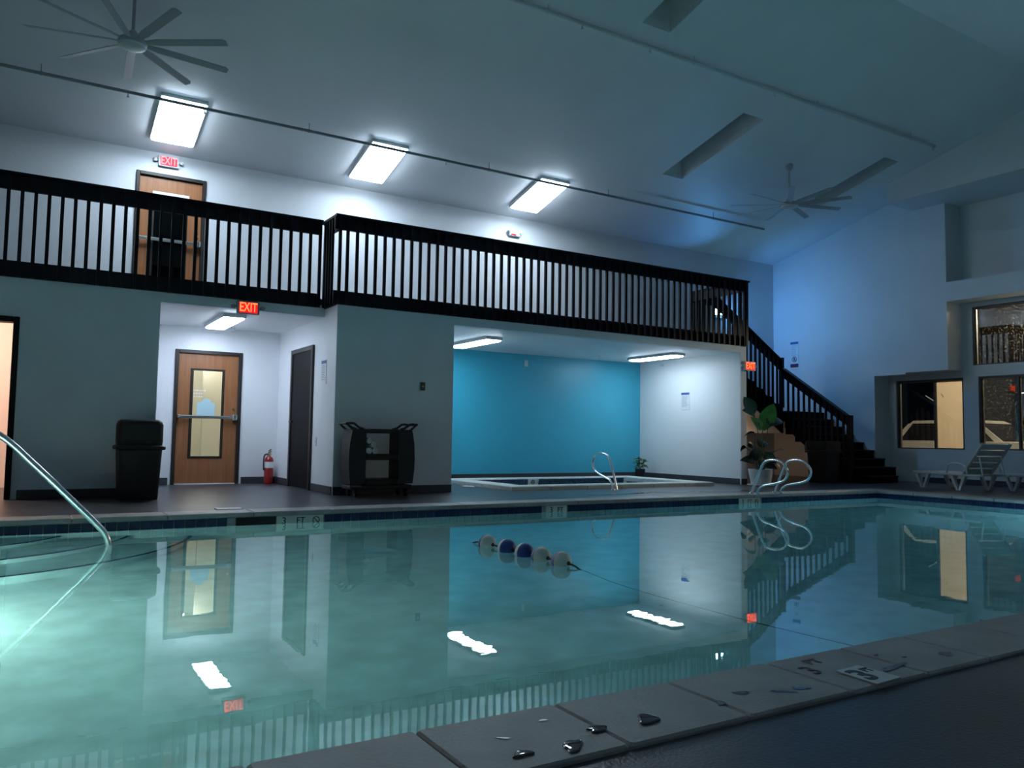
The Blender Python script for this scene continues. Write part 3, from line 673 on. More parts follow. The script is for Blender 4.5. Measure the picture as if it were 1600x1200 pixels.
# ------------------------------------------------------------------ windows on the right wall
def window(nm, label, W, mull, glasskind, deep=.10):
    y0, y1, z0, z1 = W
    d = sthing(nm, label, 'window', (XW, y0, z0))
    def wp(name, mb, mt, parent=None):
        mb.v = [(x-XW, y-y0, z-z0) for x, y, z in mb.v]; return part(name, mb, mt, parent or d)
    t = .045; mb = MB()
    for (a, b, c_, e) in ((y0, y0+t, z0, z1), (y1-t, y1, z0, z1), (y0+t, y1-t, z0, z0+t*.5), (y0+t, y1-t, z1-t, z1)): mb.bbox(XW+.03, XW+.14, a, b, c_, e, .004)
    wp('frame', mb, 'window_frame')
    edges = [y0+t]+[q for mm in mull for q in (mm-.02, mm+.02)]+[y1-t]
    for mm in mull: wp('mullion', MB().bbox(XW+.04, XW+.13, mm-.02, mm+.02, z0+t*.5, z1-t, .004), 'window_frame')
    for a, b in zip(edges[::2], edges[1::2]): wp('pane', MB().box(XW+.08, XW+.086, a, b, z0+t*.5, z1-t), glasskind)
    return d
window('window_1', 'small two-pane window beside the stairs with one side shaded', WS, [9.74], 'glass')
window('window_2', 'large upper window with streaked dirty glass', WU, [], 'glass_dirty')
window('window_3', 'large lower window behind the white lounger', WL, [8.06], 'glass_dirty')
o = part('roller_shade', MB().box(XW+.095, XW+.10, 9.15, 9.715, .72, 2.12), 'blind', None); tag(o, 'backlit beige roller shade filling one pane of the small window', 'shade')
part('bottom_bar', MB().bbox(XW+.09, XW+.105, 9.15, 9.715, .705, .7195, .002), 'white_paint', o); part('pull_cord', MB().tube([(XW+.0925, 9.62, 1.86), (XW+.0925, 9.57, 1.78)], .006, 6), 'frame_dark', o)

# ------------------------------------------------------------------ ceiling lights
def panel_light(name, label, cx, cy, wx, wy, z, slope, glow, group, th=.09):
    o = thing(name, label, 'light', (cx, cy, z), group)
    o.rotation_euler = (math.atan(-slope), 0, 0)
    part('housing', MB().bbox(-wx/2-.02, wx/2+.02, -wy/2-.02, wy/2+.02, -th*.68, 0, .006), 'white_paint', o)
    part('diffuser', MB().bbox(-wx/2, wx/2, -wy/2, wy/2, -th, -th*.681, .012), glow, o)
    return o
for (cx, lab) in ((1.755, 'bright ceiling panel light above the wooden mezzanine door'), (4.915, 'bright ceiling panel light above the jog in the mezzanine railing'), (8.185, 'bright ceiling panel light above the emergency lamp on the mezzanine wall')):
    panel_light('ceiling_light', lab, cx, 12.52, .60, 1.12, zc(12.52)-.001, K, 'lamp_white', 'mezzanine ceiling panels')
panel_light('ceiling_light', 'slim lit ceiling fixture in the alcove next to the grey wall end', 6.64, 12.14, .28, 1.36, 2.4725, 0, 'lamp_alcove', 'alcove ceiling fixtures', .07)
panel_light('ceiling_light', 'slim lit ceiling fixture in the alcove next to the white side wall', 10.69, 12.03, .28, 1.32, 2.4725, 0, 'lamp_alcove', 'alcove ceiling fixtures', .07)
panel_light('ceiling_light', 'lit ceiling fixture inside the corridor', 2.49, 12.33, .28, 1.36, 2.489, 0, 'lamp_corridor', None, .07)

# ------------------------------------------------------------------ sprinkler pipes
def sprinkler_pipe(label, y, off, x0, x1, r, hang, heads, mt, extra=None):
    z = zc(y)-off
    o = thing('sprinkler_pipe', label, 'pipe', (x0, y, z))
    part('pipe', MB().tube([(0, 0, 0), (x1-x0, 0, 0)], r, 12), mt, o, True)
    for h in hang:
        part('hanger', MB().tube([(h-x0, 0, r*.5), (h-x0, 0, off-.004)], .006, 6).tube([(h-x0-.012, 0, 0), (h-x0+.012, 0, 0)], r*1.25, 12), mt, o)
    for h in heads:
        part('sprinkler_head', MB().tube([(h-x0, 0, -r*.5), (h-x0, 0, -r-.03)], .011, 8).lathe([(.008, -r-.06), (.022, -r-.055), (.022, -r-.05), (.008, -r-.03)], 10, (h-x0, 0)), 'white_paint', o)
    return o
sprinkler_pipe('grey sprinkler pipe running under the ceiling past the panel lights', 11.93, .13, XL, 13.75, .023, [-.02, 1.6-2.9, 3.55, 6.75, 9.4, 12.2], [1.02, 5.9, 9.05, 2.02], 'grey_pipe')
sprinkler_pipe('pale sprinkler pipe high on the sloped ceiling between the skylights', 8.40, .10, 1.0, 14.36, .028, [5.6, 8.2, 11.0, 13.6], [6.15, 7.35, 9.95, 14.3], 'white_paint')
def ceil_head(label, x, y, z):
    o = thing('fire_sprinkler', label, 'sprinkler', (x, y, z), 'ceiling sprinkler heads')
    part('escutcheon', MB().lathe([(.038, -.012), (.038, 0)], 16), 'white_paint', o); part('body', MB().tube([(0, 0, -.012), (0, 0, -.06)], .011, 8), 'white_paint', o)
    part('deflector', MB().lathe([(.026, -.068), (.026, -.0605)], 12), 'white_paint', o)
ceil_head('white sprinkler head under the alcove ceiling near the turquoise wall', 9.84, 12.74, 2.4725); ceil_head('white sprinkler head under the corridor ceiling above the wooden door', 2.79, 13.15, 2.489)
o = thing('fire_sprinkler', 'white sidewall sprinkler head on the white alcove wall', 'sprinkler', (XA1, 12.75, 2.38), 'ceiling sprinkler heads')
part('escutcheon', MB().lathe([(.03, 0), (.03, .01)], 12).xf(Matrix.Rotation(-PI/2, 4, 'Y')), 'white_paint', o); part('body', MB().tube([(-.01, 0, 0), (-.06, 0, 0)], .012, 8).box(-.066, -.06, -.022, .022, -.03, .02), 'white_paint', o)

# ------------------------------------------------------------------ ceiling fans
def make_fan(label, x, y, zh, phase):
    o = thing('ceiling_fan', label, 'fan', (x, y, zh), 'nine-blade ceiling fans')
    top = zc(y)-zh
    part('canopy', MB().lathe([(.03, top-.10), (.06, top-.07), (.075, top-.03), (.075, top+.015)], 20), 'fan_grey', o, True)
    part('downrod', MB().tube([(0, 0, .10), (0, 0, top-.08)], .019, 12), 'fan_grey', o, True)
    part('yoke_cover', MB().lathe([(.07, .085), (.06, .15), (.025, .19)], 20), 'fan_grey', o, True)
    part('motor_housing', MB().lathe([(.10, .0), (.15, .015), (.16, .04), (.15, .07), (.075, .086)], 28), 'fan_grey', o, True)
    part('bottom_cover', MB().lathe([(.02, -.035), (.09, -.028), (.14, -.012), (.152, .008)], 28), 'white_paint', o, True)
    for k in range(9):
        a = math.radians(phase+40*k); R = Matrix.Rotation(a, 4, 'Z'); P = R @ Matrix.Translation((0, 0, .045)) @ Matrix.Rotation(math.radians(-16), 4, 'X')
        part('blade', MB().prism([(.14, -.028), (.3, -.05), (1.06, -.055), (1.1, -.03), (1.1, .045), (.3, .05), (.14, .028)], 'z', -.004, .004).xf(P), 'fan_blade', o)
make_fan('grey nine-blade ceiling fan hanging in front of the mezzanine door', .873, 9.98, 5.26, 7.5)
make_fan('grey nine-blade ceiling fan hanging between the two narrow skylights', 12.26, 10.02, 5.27, 22)

# ------------------------------------------------------------------ exit signs and emergency lamps
def exit_sign(label, loc, rz, wd=.30, hg=.175, housing='grey_pipe', face='exit_face', letter='exit_letter', heads=True):
    o = thing('exit_sign', label, 'exit sign', loc, None, rz)   # faces local -Y, back at y=0
    part('housing', MB().bbox(-wd/2, wd/2, -.05, -.0005, -hg/2, hg/2, .006), housing, o)
    part('face', MB().box(-wd*.41, wd*.41, -.053, -.0502, -hg*.41, hg*.41), face, o)
    text_on('lettering', 'EXIT', hg*1.0, letter, o, (0, -.0545, 0), (PI/2, 0, 0), .001, .66*wd/.30*.175/hg, .015)
    if heads:
        for s in (-1, 1):
            h = part('lamp_head', MB().tube([(s*(wd/2), -.03, .0), (s*(wd/2+.02), -.03, .0)], .010, 8).lathe([(.028, -.02), (.034, .02), (.02, .03)], 12, (s*(wd/2+.045), -.03)), housing, o)
    return o
exit_sign('red exit sign with lamp heads over the corridor opening', (2.547, YL-.001, 2.515), 0)
exit_sign('white exit sign with pink lit letters above the mezzanine door', (1.775, YB-.001, 5.09), 0, housing='white_plastic', face='exit_face_lit', letter='exit_letter_lit')
exit_sign('red exit sign hung off the pier between the alcove and the stairs', (11.745, YF-.0315, 2.225), 0, .30, .175, 'white_plastic', 'exit_face', 'exit_letter')
# exit_sign that projects edge-on from the mezzanine wall
o = thing('emergency_lamp', 'white emergency lamp unit with two small heads on the mezzanine wall', 'emergency lamp', (8.23, YB-.0005, 4.865))
part('housing', MB().bbox(-.13, .13, -.06, 0, -.035, .035, .008), 'white_plastic', o)
part('indicator', MB().box(-.09, .02, -.0625, -.0605, -.022, .006), 'exit_face', o)
for s in (-1, 1): part('lamp_head', MB().lathe([(.02, 0), (.035, .05), (.03, .055)], 12).xf(Matrix.Translation((s*.12, -.06, .03)) @ Matrix.Rotation(s*.7, 4, 'Y')), 'white_plastic', o)
o = thing('emergency_lamp', 'glowing blue-white twin-head emergency lamp on the wall above the stairs', 'emergency lamp', (13.87, YB-.0005, 3.83))
part('housing', MB().bbox(-.14, .14, -.06, 0, -.14, -.04, .01), 'white_plastic', o)
for s in (-1, 1):
    h = part('lamp_head', MB().lathe([(.068, 0), (.072, .05), (.03, .075)], 16).xf(Matrix.Translation((s*.08, -.085, 0)) @ Matrix.Rotation(-PI/2, 4, 'X')), 'white_plastic', o)
    part('lamp_lens', MB().lathe([(.062, 0), (.062, .006), (.02, .016)], 16).xf(Matrix.Translation((s*.08, -.0855, 0)) @ Matrix.Rotation(PI/2, 4, 'X')), 'head_glow', h)
o = thing('wall_sconce', 'small warm sconce on the wall below the stairs', 'sconce', (14.05, YB-.0005, .53))
part('bracket', MB().bbox(-.05, .05, -.03, 0, -.08, .08, .006), 'black_metal', o); part('shade', MB().lathe([(.05, .10), (.06, .16)], 16, (0, -.09), False), 'black_metal', o); part('bulb', MB().lathe([(.01, .0), (.035, .04), (.03, .075), (.01, .09)], 12, (0, -.09)), 'warm_bulb', o)

# ------------------------------------------------------------------ small wall fittings and signs
def plate(name, label, cat, loc, rz, wd, hg, mt, extra=None):
    o = thing(name, label, cat, loc, None, rz); part('cover_plate', MB().bbox(-wd/2, wd/2, -.008, -.0005, -hg/2, hg/2, .003), mt, o)
    if extra: part(extra[0], MB().bbox(-extra[1], extra[1], -.016, -.0082, -extra[2], extra[2], .002), extra[3], o)
plate('wall_switch', 'dark wall switch above the utility cart on the grey wall', 'switch', (4.943, YF-.0305, 1.525), 0, .075, .12, 'switch_dark', ('button', .012, .012, 'white_plastic'))
plate('wall_switch', 'white switch plate between the black door and the corridor corner', 'switch', (XJ-.0005, 11.36, .70), -PI/2, .075, .13, 'white_plastic', ('toggle', .008, .02, 'white_paint'))
plate('chime_box', 'small white box high on the turquoise wall', 'wall box', (8.56, YB-.0205, 2.29), 0, .075, .12, 'white_plastic', ('button', .02, .035, 'white_paint'))
def info_sign(label, loc, rz, wd, hg, header, rows, symbol=False, footer=None):
    o = thing('safety_sign', label, 'sign', loc, None, rz)
    part('board', MB().bbox(-wd/2, wd/2, -.006, -.0005, -hg/2, hg/2, .002), 'sign_white', o)
    part('header_band', MB().box(-wd*.46, wd*.46, -.0075, -.0062, hg*.5-hg*header, hg*.485), 'sign_blue', o)
    mb = MB(); z = hg*.5-hg*header-.025
    for i in range(rows): mb.box(-wd*.40, wd*random.uniform(.1, .40), -.0072, -.0062, z-.005, z); z -= hg*(.8-header)/(rows+ (6 if symbol else 0))
    part('print_rows', mb, 'ink_grey', o)
    if symbol:
        zc_ = -hg*.14; mb = MB().tube([(.062*math.cos(a*PI/12), -.0075, zc_+.062*math.sin(a*PI/12)) for a in range(24)], .007, 6, closed=True)
        mb.tube([(-.044, -.0075, zc_+.044), (.044, -.0075, zc_-.044)], .006, 6); mb.tube([(.01, -.0075, zc_+.04), (-.012, -.0075, zc_-.035)], .012, 6)
        part('prohibition_symbol', mb, 'sign_navy', o)
        part('footer_band', MB().box(-wd*.47, wd*.47, -.0075, -.0062, -hg*.43, -hg*.30), 'sign_navy', o)
        part('footer_text', MB().box(-wd*.12, wd*.12, -.0082, -.0076, -hg*.345, -hg*.325).box(-wd*.38, wd*.38, -.0082, -.0076, -hg*.41, -hg*.375), 'red', o)
    return o
info_sign('tall rules sign with blue header and prohibition symbol on the blue-lit right wall', (XR-.0005, 12.87, 2.89), -PI/2, .25, .68, .10, 8, True)
info_sign('white rules sign with a dark blue header on the white alcove wall', (XA1-.0005, 12.07, 1.60), -PI/2, .25, .355, .14, 9)
info_sign('white rules sign with blue border on the corridor wall near the corner', (XJ-.0005, 11.09, 1.69), -PI/2, .23, .345, .14, 9)

# ------------------------------------------------------------------ trash bins
def make_bin(label, x, y, lid_up):
    o = thing('trash_bin', label, 'trash bin', (x, y, DZ), 'black trash bins')
    def ring(w_, d_, z, r=.05, n=5):
        pts = []
        for (cx, cy, a0) in ((w_/2-r, d_/2-r, 0), (-w_/2+r, d_/2-r, 90), (-w_/2+r, -d_/2+r, 180), (w_/2-r, -d_/2+r, 270)):
            for k in range(n): a = math.radians(a0+90*k/(n-1)); pts.append((cx+r*math.cos(a), cy+r*math.sin(a), z))
        return pts
    def loft(rings):
        N = len(rings[0]); vs = [p for r_ in rings for p in r_]; fs = [tuple(reversed(range(N))), tuple(range(N*(len(rings)-1), N*len(rings)))]
        for i in range(len(rings)-1):
            for k in range(N): fs.append((i*N+k, i*N+(k+1) % N, (i+1)*N+(k+1) % N, (i+1)*N+k))
        return MB().add(vs, fs)
    part('body', loft([ring(.42, .40, 0), ring(.43, .41, .02), ring(.48, .46, .60)]), 'black_plastic', o, True)
    part('rim', loft([ring(.53, .50, .6005), ring(.55, .52, .61), ring(.55, .52, .64), ring(.52, .49, .655)]), 'black_plastic', o, True)
    if lid_up:
        part('swing_lid', loft([ring(.50, .30, .6555, .06), ring(.51, .32, .70, .06), ring(.51, .32, .90, .06), ring(.48, .28, .945, .06), ring(.42, .2, .965, .05)]), 'black_plastic', o, True)
        part('lid_flap_edge', MB().tube([(-.235, -.163, .715), (.235, -.163, .715)], .006, 6), 'black_plastic', o)
    else:
        part('lid', loft([ring(.52, .49, .6555, .06), ring(.54, .50, .80, .06), ring(.50, .46, .84, .06)]), 'black_plastic', o, True)
    return o
make_bin('tall black trash bin with upright hood against the grey wall by the corridor', 1.225, 10.75, True)
make_bin('low black trash bin standing beside the foot of the stairs', 13.95, 10.62, False)

# ------------------------------------------------------------------ utility cart with towels
cx, cy = 4.135, 10.24
cart = thing('utility_cart', 'black plastic utility cart with two looped handles against the grey wall', 'cart', (cx, cy, DZ))
# bowed side panels
for s in (-1, 1):
    prof = [(.445, .17), (.468, .35), (.472, .52), (.46, .72), (.425, .90)]
    outer = [(s*a, z) for a, z in prof]; inner = [(s*(a-(.18 if s < 0 else .20)+.0), z) for a, z in reversed(prof)]
    part('side_panel', MB().prism(outer+[(s*.235, .90), (s*.235, .17)], 'y', -.17, .17), 'black_plastic', cart)
    pts = [(s*.40, 0, .885), (s*.475, 0, .945), (s*.51, 0, .972), (s*.44, 0, .976), (s*.40, 0, .972), (s*.33, 0, .92), (s*.26, 0, .90)]
    part('handle', MB().tube([(p[0], -.14, p[2]) for p in pts], .016, 8).tube([(p[0], .14, p[2]) for p in pts], .016, 8).tube([(s*.505, -.14, .97), (s*.505, .14, .97)], .017, 8), 'black_plastic', cart, True)
for z0, z1 in ((.845, .905), (.49, .565), (.155, .235)): part('shelf', MB().bbox(-.2345, .2345, -.185, .185, z0, z1, .01), 'black_plastic', cart)
part('base', MB().bbox(-.44, .44, -.18, .18, .10, .1545, .01), 'black_plastic', cart)
part('bumper', MB().bbox(-.46, -.30, -.198, -.1805, .13, .165, .006), 'switch_dark', cart)
for sx in (-.36, .36):
    for sy in (-.13, .13):
        c_ = part('caster', MB().tube([(sx-.016, sy, .05), (sx+.016, sy, .05)], .05, 16), 'black_metal', cart, True)
        part('caster_fork', MB().box(sx-.024, sx-.0165, sy-.02, sy+.02, .05, .0995).box(sx+.0165, sx+.024, sy-.02, sy+.02, .05, .0995), 'black_metal', c_)
labs = ['rolled white towel at the bottom of the pile nearest the cart side panel', 'rolled white towel at the bottom of the pile nearest the shelf middle', 'rolled white towel lying in the hollow of the pile', 'rolled white towel on top of the pile against the cart side panel']
for (tx, tz, r, lab) in ((-.19, .61, .043, labs[0]), (-.103, .61, .043, labs[1]), (-.130, .690, .040, labs[2]), (-.192, .745, .041, labs[3])):
    o = thing('rolled_towel', lab, 'towel', (cx+tx, cy-.02, DZ+tz), 'rolled towels on the cart shelf')
    part('roll', MB().tube([(0, -.145, 0), (0, -.14, 0), (0, .17, 0)], [r*.9, r, r], 16), 'towel', o, True)
    part('roll_end', MB().tube([(.9*r*(1-k/30)*math.cos(k*.6), -.1465, .9*r*(1-k/30)*math.sin(k*.6)) for k in range(28)], .003, 5), 'paper', o)

# ------------------------------------------------------------------ fire extinguisher
ex = thing('fire_extinguisher', 'red fire extinguisher standing on the corridor floor beside the door', 'fire extinguisher', (3.48, 13.33, DZ))
part('cylinder', MB().lathe([(.06, 0), (.072, .012), (.072, .38), (.062, .42), (.03, .445), (.025, .46)], 24), 'red', ex, True)
part('label_sticker', MB().lathe([(.0728, .26), (.0728, .36)], 24, cap=False), 'paper', ex); part('valve', MB().lathe([(.022, .4605), (.022, .50), (.012, .515)], 14), 'brass', ex, True)
part('handle', MB().hexa([(-.012, -.10, .52), (.012, -.10, .52), (.012, .02, .505), (-.012, .02, .505)], [(-.012, -.10, .532), (.012, -.10, .532), (.012, .02, .517), (-.012, .02, .517)]), 'black_metal', ex)
part('lever', MB().hexa([(-.012, -.10, .555), (.012, -.10, .555), (.012, .02, .53), (-.012, .02, .53)], [(-.012, -.10, .565), (.012, -.10, .565), (.012, .02, .54), (-.012, .02, .54)]), 'black_metal', ex)
part('hose', MB().tube(smooth_path([(-.02, 0, .485), (-.075, -.02, .47), (-.095, -.03, .38), (-.088, -.03, .22)]), .011, 8), 'black', ex, True)
part('gauge', MB().tube([(.02, -.01, .485), (.036, -.02, .485)], .014, 10), 'white_paint', ex)
part('instruction_tag', MB().box(.055, .078, -.052, -.05, .28, .36), 'paper', ex)

# ------------------------------------------------------------------ chrome rails
def chrome_rail(name, label, pts, r, bases, group=None, loc=(0, 0, 0)):
    o = thing(name, label, 'handrail', loc, group)
    sp_ = smooth_path(pts, 7); part('tube', MB().tube([Vector(p)-Vector(loc) for p in sp_], r, 14), 'chrome', o, True)
    for (x, y) in bases: part('base_flange', MB().lathe([(r*2, 0), (r*1.9, .012), (r*1.2, .022)], 18, (x-loc[0], y-loc[1])), 'chrome', o, True)
    return o
def grab(x, dy=0):
    P = [(8.545, .0), (8.50, .10), (8.42, .27), (8.335, .43), (8.275, .498), (8.19, .522), (8.05, .522), (7.945, .48), (7.87, .39), (7.868, .32), (7.91, .25), (7.99, .205), (8.14, .172), (8.30, .135), (8.39, .085), (8.43, .0)]
    return [(x, y+dy, z) for y, z in P]
chrome_rail('pool_grab_rail', 'chrome looped pool grab rail in front of the tall potted plant', grab(9.53)  , .0172, [(9.53, 8.545), (9.53, 8.43)], 'looped pool grab rails', (9.53, 8.5, 0))
chrome_rail('pool_grab_rail', 'chrome looped pool grab rail on the side towards the stairs', grab(10.02, -.02)  , .0172, [(10.02, 8.525), (10.02, 8.41)], 'looped pool grab rails', (10.02, 8.48, 0))
P = [(10.06, .0), (10.10, .12), (10.15, .25), (10.235, .44), (10.30, .535), (10.40, .578), (10.53, .58), (10.64, .545), (10.70, .46), (10.70, .38), (10.65, .30), (10.56, .255), (10.40, .205), (10.25, .155), (10.19, .09), (10.165, .0)]
chrome_rail('hot_tub_rail', 'chrome looped handrail at the front edge of the hot tub', [(8.14, y, z+DZ) for y, z in P]  , .0172, [(8.14, 10.06), (8.14, 10.165)], None, (8.14, 10.1, DZ))
P = [(-1.75, .86), (-1.45, .93), (-.95, .93), (-.60, .90), (-.40, .84), (-.15, .76), (.119, .50), (.40, .205), (.54, .055), (.61, -.03), (.645, -.13), (.65, -.30), (.65, -.77)]
chrome_rail('pool_entry_handrail', 'long chrome handrail descending into the water at the entry steps', [(x, 7.36, z) for x, z in P], .026, [], None, (.65, 7.36, -.77))
rail = [o for o in COL.objects if o.name == 'pool_entry_handrail'][0]
part('upright', MB().tube([(-1.75-.65, 0, .86+.77), (-1.80-.65, 0, .6), (-1.80-.65, 0, -.275)], .026, 12), 'chrome', rail, True)

# ------------------------------------------------------------------ float line
fl = thing('float_line', 'short string of blue and white lane floats on the pool water', 'lane floats', (3.43, 5.5, WZ))
centres = [5.98, 5.655, 5.385, 5.15, 4.88]
cols = [('float_blue', 'float_white'), ('float_white', 'float_blue'), ('float_white', 'float_blue'), ('float_purple', 'float_white'), ('float_purple', 'float_white')]
for cyy, (far, near) in zip(centres, cols):
    r = .078; prof = [(r*math.cos(t), r*math.sin(t)) for t in [k*PI/2/9 for k in range(9)]]+[(.014, r)]
    half = MB().lathe([(a, b) for a, b in prof], 24)
    Rf = Matrix.Translation((0, cyy-5.5, .022)) @ Matrix.Rotation(math.radians(8), 4, 'Z') @ Matrix.Rotation(-PI/2, 4, 'X')
    Rn = Matrix.Translation((0, cyy-5.5, .022)) @ Matrix.Rotation(math.radians(8), 4, 'Z') @ Matrix.Rotation(PI/2, 4, 'X')
    f1 = part('float', MB().lathe(prof, 24).xf(Rn), near, fl, True)
    part('far_half', MB().lathe([(a, b+.0015) for a, b in prof], 24).xf(Rf), far, f1, True)
    part('rope_hole', MB().lathe([(.016, r-.001), (.014, r+.003)], 12).xf(Rn), 'black', f1)
part('rope', MB().tube(smooth_path([(.01, .80, -.02), (.0, .62, .022), (0, .2, .022), (0, -.3, .022), (0, -.72, .022), (.0, -.86, -.004), (0, -.95, -.03), (-.02, -1.4, -.16), (-.06, -2.4, -.14), (-.08, -3.45, -.02)]), .007, 6), 'rope', fl, True)

# ------------------------------------------------------------------ plants
def leaf_mesh(L, W, bend, fold=.25, n=7):
    """paddle leaf growing along +X from the origin, arching by bend"""
    vs = []; fs = []; W *= 1.25
    for i in range(n+1):
        t = i/n; wv = W*math.sin(PI*min(1, .06+t*.94))**.75*(1-.25*t) if i < n else .004
        x = L*t*math.cos(bend*t*.6); z = -L*t*math.sin(bend*t*.6)
        for s in (-1, -.5, 0, .5, 1): vs.append((x, s*wv/2, z+abs(s)*wv*fold*.5))
    for i in range(n):
        for k in range(4): fs.append((i*5+k, i*5+k+1, (i+1)*5+k+1, (i+1)*5+k))
    m_ = MB().add(vs, fs); off = len(vs); m_.add([(x, y, z-.003) for x, y, z in vs], [tuple(reversed(f)) for f in fs]); return m_
def leaf(par, base_, yaw, pitch, L, W, bend, mt, roll=0):
    mtx = Matrix.Translation(base_) @ Matrix.Rotation(yaw, 4, 'Z') @ Matrix.Rotation(-pitch, 4, 'Y') @ Matrix.Rotation(roll, 4, 'X')
    part('leaf', leaf_mesh(L, W, bend).xf(mtx), mt, par, True)
px, py = 11.58, 10.16
pt = thing('potted_plant', 'tall broad-leaved plant in a white pot beside the alcove pier', 'plant', (px, py, DZ))
part('saucer', MB().lathe([(.20, 0), (.24, .012), (.245, .03), (.20, .031)], 28), 'pot_white', pt, True)
part('pot', MB().lathe([(.165, .0315), (.175, .04), (.225, .305), (.205, .305), (.195, .26)], 28), 'pot_white', pt, True); part('soil', MB().lathe([(.19, .255), (.10, .275), (.01, .28)], 20), 'soil', pt)
# right of the camera axis and towards it, to compose leaves
ax = Vector((.656, -.755, 0))   # screen-right direction
def L3(r, z, d=0): return Vector((ax.x*r+.755*d, ax.y*r+.656*d, z))
stems = [((-.02, .27), (.0, .75), (-.13, 1.32)), ((.0, .27), (.03, .7), (.03, 1.08)), ((.02, .27), (.08, .7), (.14, 1.14)), ((-.04, .27), (-.10, .6), (-.10, .96)), ((.04, .27), (.14, .56), (.30, .66)), ((.03, .27), (.12, .5), (.28, .52)), ((-.05, .27), (-.12, .55), (-.26, .70)), ((-.03, .27), (-.02, .5), (-.02, .72)), ((.05, .27), (.1, .4), (.16, .47)), ((-.06, .27), (-.1, .35), (-.12, .45))]
for i, (a, b, c_) in enumerate(stems):
    d_ = random.uniform(-.08, .08)
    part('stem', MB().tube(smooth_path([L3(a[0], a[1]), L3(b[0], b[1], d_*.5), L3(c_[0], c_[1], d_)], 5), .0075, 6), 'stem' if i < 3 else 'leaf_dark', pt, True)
ya = math.atan2(ax.y, ax.x)
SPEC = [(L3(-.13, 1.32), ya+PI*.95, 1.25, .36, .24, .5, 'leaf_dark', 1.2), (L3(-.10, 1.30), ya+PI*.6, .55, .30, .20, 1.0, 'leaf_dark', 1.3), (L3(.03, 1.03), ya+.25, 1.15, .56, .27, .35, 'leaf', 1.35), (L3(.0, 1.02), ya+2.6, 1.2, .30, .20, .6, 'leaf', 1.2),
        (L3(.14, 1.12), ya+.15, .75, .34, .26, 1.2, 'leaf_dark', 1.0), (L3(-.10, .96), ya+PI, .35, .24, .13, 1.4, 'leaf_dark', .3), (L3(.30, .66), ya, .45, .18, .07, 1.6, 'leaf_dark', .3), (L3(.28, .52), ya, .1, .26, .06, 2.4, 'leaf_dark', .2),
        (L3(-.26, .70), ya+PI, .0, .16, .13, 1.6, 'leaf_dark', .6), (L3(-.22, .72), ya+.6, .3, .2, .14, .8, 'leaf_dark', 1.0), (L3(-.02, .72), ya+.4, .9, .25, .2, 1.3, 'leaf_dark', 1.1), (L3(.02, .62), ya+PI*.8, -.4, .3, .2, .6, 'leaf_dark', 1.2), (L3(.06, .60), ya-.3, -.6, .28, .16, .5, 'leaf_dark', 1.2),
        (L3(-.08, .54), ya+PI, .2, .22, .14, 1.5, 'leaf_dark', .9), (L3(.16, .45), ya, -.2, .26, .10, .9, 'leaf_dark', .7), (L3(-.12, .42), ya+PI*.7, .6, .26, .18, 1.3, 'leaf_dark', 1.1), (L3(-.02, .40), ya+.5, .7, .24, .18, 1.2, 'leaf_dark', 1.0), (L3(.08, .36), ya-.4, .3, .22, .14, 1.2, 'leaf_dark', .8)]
for s in SPEC: leaf(pt, *s)
sp2 = thing('potted_plant', 'small bushy plant in a black pot at the turquoise wall corner', 'plant', (11.12, 12.98, DZ))
part('pot', MB().lathe([(.085, 0), (.10, .01), (.105, .20), (.09, .20), (.085, .17)], 20), 'black_plastic', sp2, True); part('soil', MB().lathe([(.084, .17), (.01, .185)], 14), 'soil', sp2)
for k in range(46):
    a = random.uniform(0, 2*PI); rr = random.uniform(.02, .11); z = random.uniform(.22, .42)
    leaf(sp2, Vector((rr*math.cos(a), rr*math.sin(a), z)), a+random.uniform(-.6, .6), random.uniform(-.2, 1.1), random.uniform(.07, .12), .05, .9, 'leaf' if k % 3 else 'leaf_dark', random.uniform(-.5, .5))
for k in range(6):
    a = k*PI/3; part('stem', MB().tube([(0, 0, .175), (.04*math.cos(a), .04*math.sin(a), .27), (.09*math.cos(a), .09*math.sin(a), .38)], .004, 5), 'stem', sp2)

